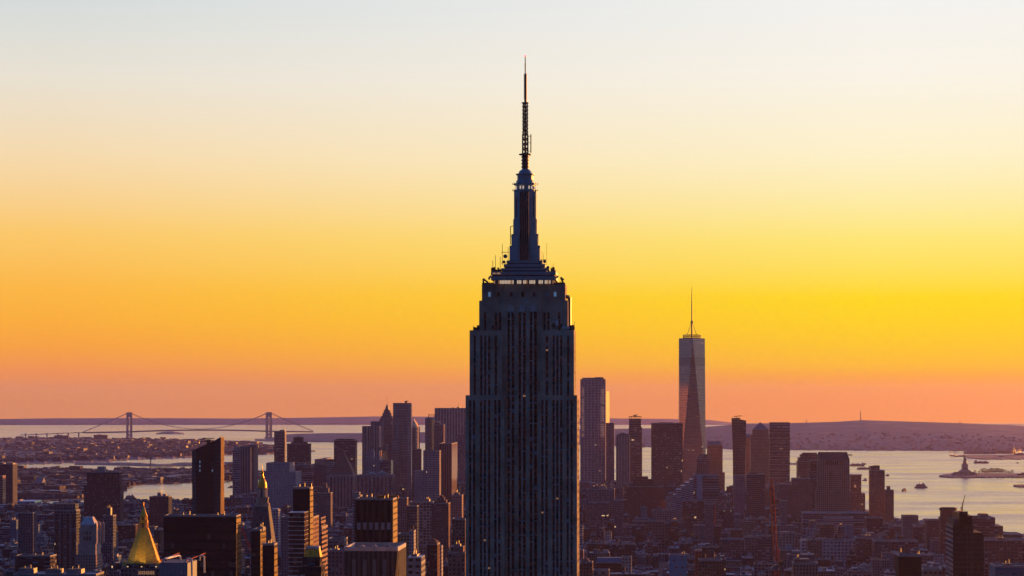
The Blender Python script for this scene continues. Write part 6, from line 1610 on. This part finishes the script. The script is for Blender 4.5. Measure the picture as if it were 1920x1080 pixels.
for n, f in enumerate(fill):
    y, x, w, dep, h, px, ptop, vis = f[:8]
    ci = FR.choice(PALX); cname, ccol, _ = PAL[ci]
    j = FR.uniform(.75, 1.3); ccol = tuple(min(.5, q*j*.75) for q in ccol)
    if px < 470: ccol = (ccol[0]*.62, ccol[1]*.82, ccol[2]*1.0)  # shade on the left put into the wall colour as blue
    wall, roof = FR.choice(WALLS), FR.choice(ROOFS)
    feat = FR.choice(('plain', 'tank', 'bulk', 'bulk', 'bulk2'))
    g = gz(x, y)
    if n < NIND and vis > 0:
        kind = 'row_house' if h < 17 and w < 16 else ('loft_building' if w > 20 else 'apartment_building')
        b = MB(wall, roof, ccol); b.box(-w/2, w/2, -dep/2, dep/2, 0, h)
        b.box(-w/2-.2, w/2+.2, -dep/2-.25, -dep/2+.5, h-.8, h+.7, 'concrete'); b.box(-w/2-.2, -w/2+.4, -dep/2+.5, dep/2, h-.2, h+.6, 'concrete'); b.box(w/2-.4, w/2+.2, -dep/2+.5, dep/2, h-.2, h+.6, 'concrete')
        o = b.build(kind, None, (x, y, g), -R(GR))
        if feat == 'tank': put_tank(o, FR.uniform(-.25, .25)*w, FR.uniform(-.2, .2)*dep, h, FR.uniform(.8, 1.1))
        if feat.startswith('bulk'):
            for q in range(1 if feat == 'bulk' else 2):
                m = MB(); a = (-.3+.45*q)*w; m.box(a, a+w*.28, -dep*.2, dep*.2, h-.05, h+FR.uniform(2.4, 4.5), 'concrete' if q else 'roof_grey', 'roof_silver' if FR.random() < .3 else 'roof_dark'); m.build('bulkhead', o)
        for q in range(2 if w < 14 else 4):
            r_ = bpy.data.objects.new('roof_unit', FR.choice(UNITS)); COL.objects.link(r_); r_.parent = o
            r_.location = (FR.uniform(-.4, .4)*w, FR.uniform(-.38, .38)*dep, h-.03*q); r_.scale = (FR.uniform(1.5, 5), FR.uniform(1.5, 5), FR.uniform(1, 3.2))
        yy = f[8]
        best = min(LANDMARKS, key=lambda L: (L[0]-px)**2+((L[1]-yy)*1.3)**2)
        dx, dy = px-best[0], yy-best[1]
        side_ = ('left of' if dx < 0 else 'right of') if abs(dx) > abs(dy)*.9 else ('below' if dy > 0 else 'above')
        fw = {'plain': 'flat', 'tank': 'tank-topped', 'bulk': 'hut-topped', 'bulk2': 'twin-hut-topped'}[feat]
        sz = 'tall' if h > 45 else ('low' if h < 18 else 'middling')
        key = (cname, fw, sz, side_, best[2])
        used.setdefault(key, []).append((math.hypot(dx, dy), o))
        tag(o, None, 'building', GROUP)
    else:
        c, s = math.cos(-R(GR)), math.sin(-R(GR))
        P = [(x+c*a-s*b_, y+s*a+c*b_) for a, b_ in ((-w/2, -dep/2), (w/2, -dep/2), (w/2, dep/2), (-w/2, dep/2))]
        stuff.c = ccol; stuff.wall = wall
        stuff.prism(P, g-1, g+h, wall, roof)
        if feat != 'plain':
            q = .25; P2 = [(x+c*a*q-s*b_*q, y+s*a*q+c*b_*q) for a, b_ in ((-w/2, -dep/2), (w/2, -dep/2), (w/2, dep/2), (-w/2, dep/2))]
            stuff.prism(P2, g+h-.1, g+h+FR.uniform(2, 4), 'concrete', roof)
        for q in range(3):
            ax, ay, aw = FR.uniform(-.38, .38)*w, FR.uniform(-.36, .36)*dep, FR.uniform(.8, 2.4)
            cx_, cy_ = x+c*ax-s*ay, y+s*ax+c*ay
            stuff.prism(rect(cx_-aw, cx_+aw, cy_-aw, cy_+aw), g+h-.1-.03*q, g+h+FR.uniform(1, 3), FR.choice(('roof_silver', 'roof_sky_tint', 'roof_dark', 'concrete', 'brick_red')), FR.choice(ROOFS))
for key, lst in used.items():
    lst.sort(key=lambda t: t[0])
    cname, fw, sz, side_, hd = key
    for i, (_, o) in enumerate(lst):
        rank = '' if len(lst) == 1 else (', the closest' if i == 0 else (', %s closest' % ORD[i] if i < len(ORD) else ', farthest'))
        o['label'] = '%s %s %s building %s %s%s' % (sz, cname, fw, side_, hd, rank)
o = stuff.build('distant_rooftops'); tag(o, kind='stuff')
# the low quarters across the river read as one mass of roofs
far = MB(); c_ = 0
for near, fr_, n_ in ((BK_NEAR, BK_FAR, 3200), (C_NEAR, C_FAR, 4800)):
    for i in range(n_):
        px = FR.uniform(-200, 520); dn, df = lerp_tab(near, px), lerp_tab(fr_, px)
        t = FR.random()**1.4*.92+.03
        if df-dn < 300: continue
        D = dn+(df-dn)*t; x = X(px, D)
        big = FR.random() < .03
        w, d_, h = (FR.uniform(25, 55), FR.uniform(20, 40), FR.uniform(10, 18)) if big else (FR.uniform(8, 22), FR.uniform(8, 20), FR.uniform(4, 9))
        g = gz(x, D)+4
        if near is C_NEAR: g += (10+16*math.sin(math.pi*min(1, t*1.05)))*.75
        ci = FR.choice(PALX); far.c = tuple(.3*q+.3*r_ for q, r_ in zip(PAL[ci][1], (.17, .14, .16))) if near is C_NEAR else tuple(.25*q+.35*r_ for q, r_ in zip(PAL[ci][1], (.06, .09, .12)))  # nearer bank darkened and blued, shade put into the colour
        a = FR.choice((R(GR), R(38), R(38), R(-20))); c, s = math.cos(a), math.sin(a)
        P = [(x+c*p-s*q, D+s*p+c*q) for p, q in ((-w/2, -d_/2), (w/2, -d_/2), (w/2, d_/2), (-w/2, d_/2))]
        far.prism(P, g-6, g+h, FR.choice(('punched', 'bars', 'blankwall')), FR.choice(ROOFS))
o = far.build('far_quarter_rooftops'); tag(o, kind='stuff')
si = MB()
for i in range(520):
    px = FR.uniform(1130, 1960); dn = lerp_tab(ISL_NEAR, px); t = .02+.35*FR.random()**2
    D = dn*(1+.28*t*.9); x = X(px, D); hz = isl_h(px, D, t, x)
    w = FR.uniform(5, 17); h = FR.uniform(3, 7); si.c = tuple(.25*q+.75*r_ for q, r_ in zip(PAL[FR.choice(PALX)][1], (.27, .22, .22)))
    si.box(x-w/2, x+w/2, D, D+20, gz(x, D)+hz-3, gz(x, D)+hz+h, 'blankwall', 'roof_grey')
o = si.build('hillside_rooftops'); tag(o, kind='stuff')
# dark clumps of trees in the squares
tr = MB()
for (px0, px1, py, D, hh) in ((30, 72, 1003, 2700, 24), (75, 100, 1030, 2600, 16), (268, 300, 1000, 3200, 14), (1380, 1420, 1070, 2750, 14), (1360, 1400, 1064, 2900, 12), (640, 660, 1008, 2900, 10)):
    for i in range(1600):
        px = FR.uniform(px0, px1); D_ = D+FR.uniform(0, 90); x = X(px, D_); z = FR.uniform(.2, 1)**.6*hh*(.7+.3*hnoise(x, D_, 9)); p = Vector((x, D_, z+gz(x, D_)))
        d1 = Vector((FR.gauss(0, 1), FR.gauss(0, 1), FR.gauss(0, 1))).normalized()*FR.uniform(.5, 1.3); d2 = Vector((FR.gauss(0, 1), FR.gauss(0, 1), FR.gauss(0, 1))).normalized()*FR.uniform(.5, 1.3)
        tr.face([p-d1, p-d2, p+d1, p+d2], 'foliage')
o = tr.build('park_foliage'); tag(o, kind='stuff')

# ------------------------------------------------------------------ haze
def haze():
    m = MB(); m.box(-16000, 16000, -2000, 37500, -130, 475, 'roof_grey', None, True)
    o = m.build('haze'); tag(o, kind='stuff')
    mt = bpy.data.materials.new('haze'); mt.use_nodes = True
    n, l = mt.node_tree.nodes, mt.node_tree.links
    n.clear()
    out = N(n, 'ShaderNodeOutputMaterial'); v = N(n, 'ShaderNodeVolumePrincipled')
    v.inputs['Color'].default_value = (.55, .42, .95, 1); v.inputs['Density'].default_value = 1.45e-5; v.inputs['Anisotropy'].default_value = .7
    l.new(v.outputs[0], out.inputs['Volume'])
    o.data.materials.clear(); o.data.materials.append(mt)
    for p in o.data.polygons: p.material_index = 0
haze()
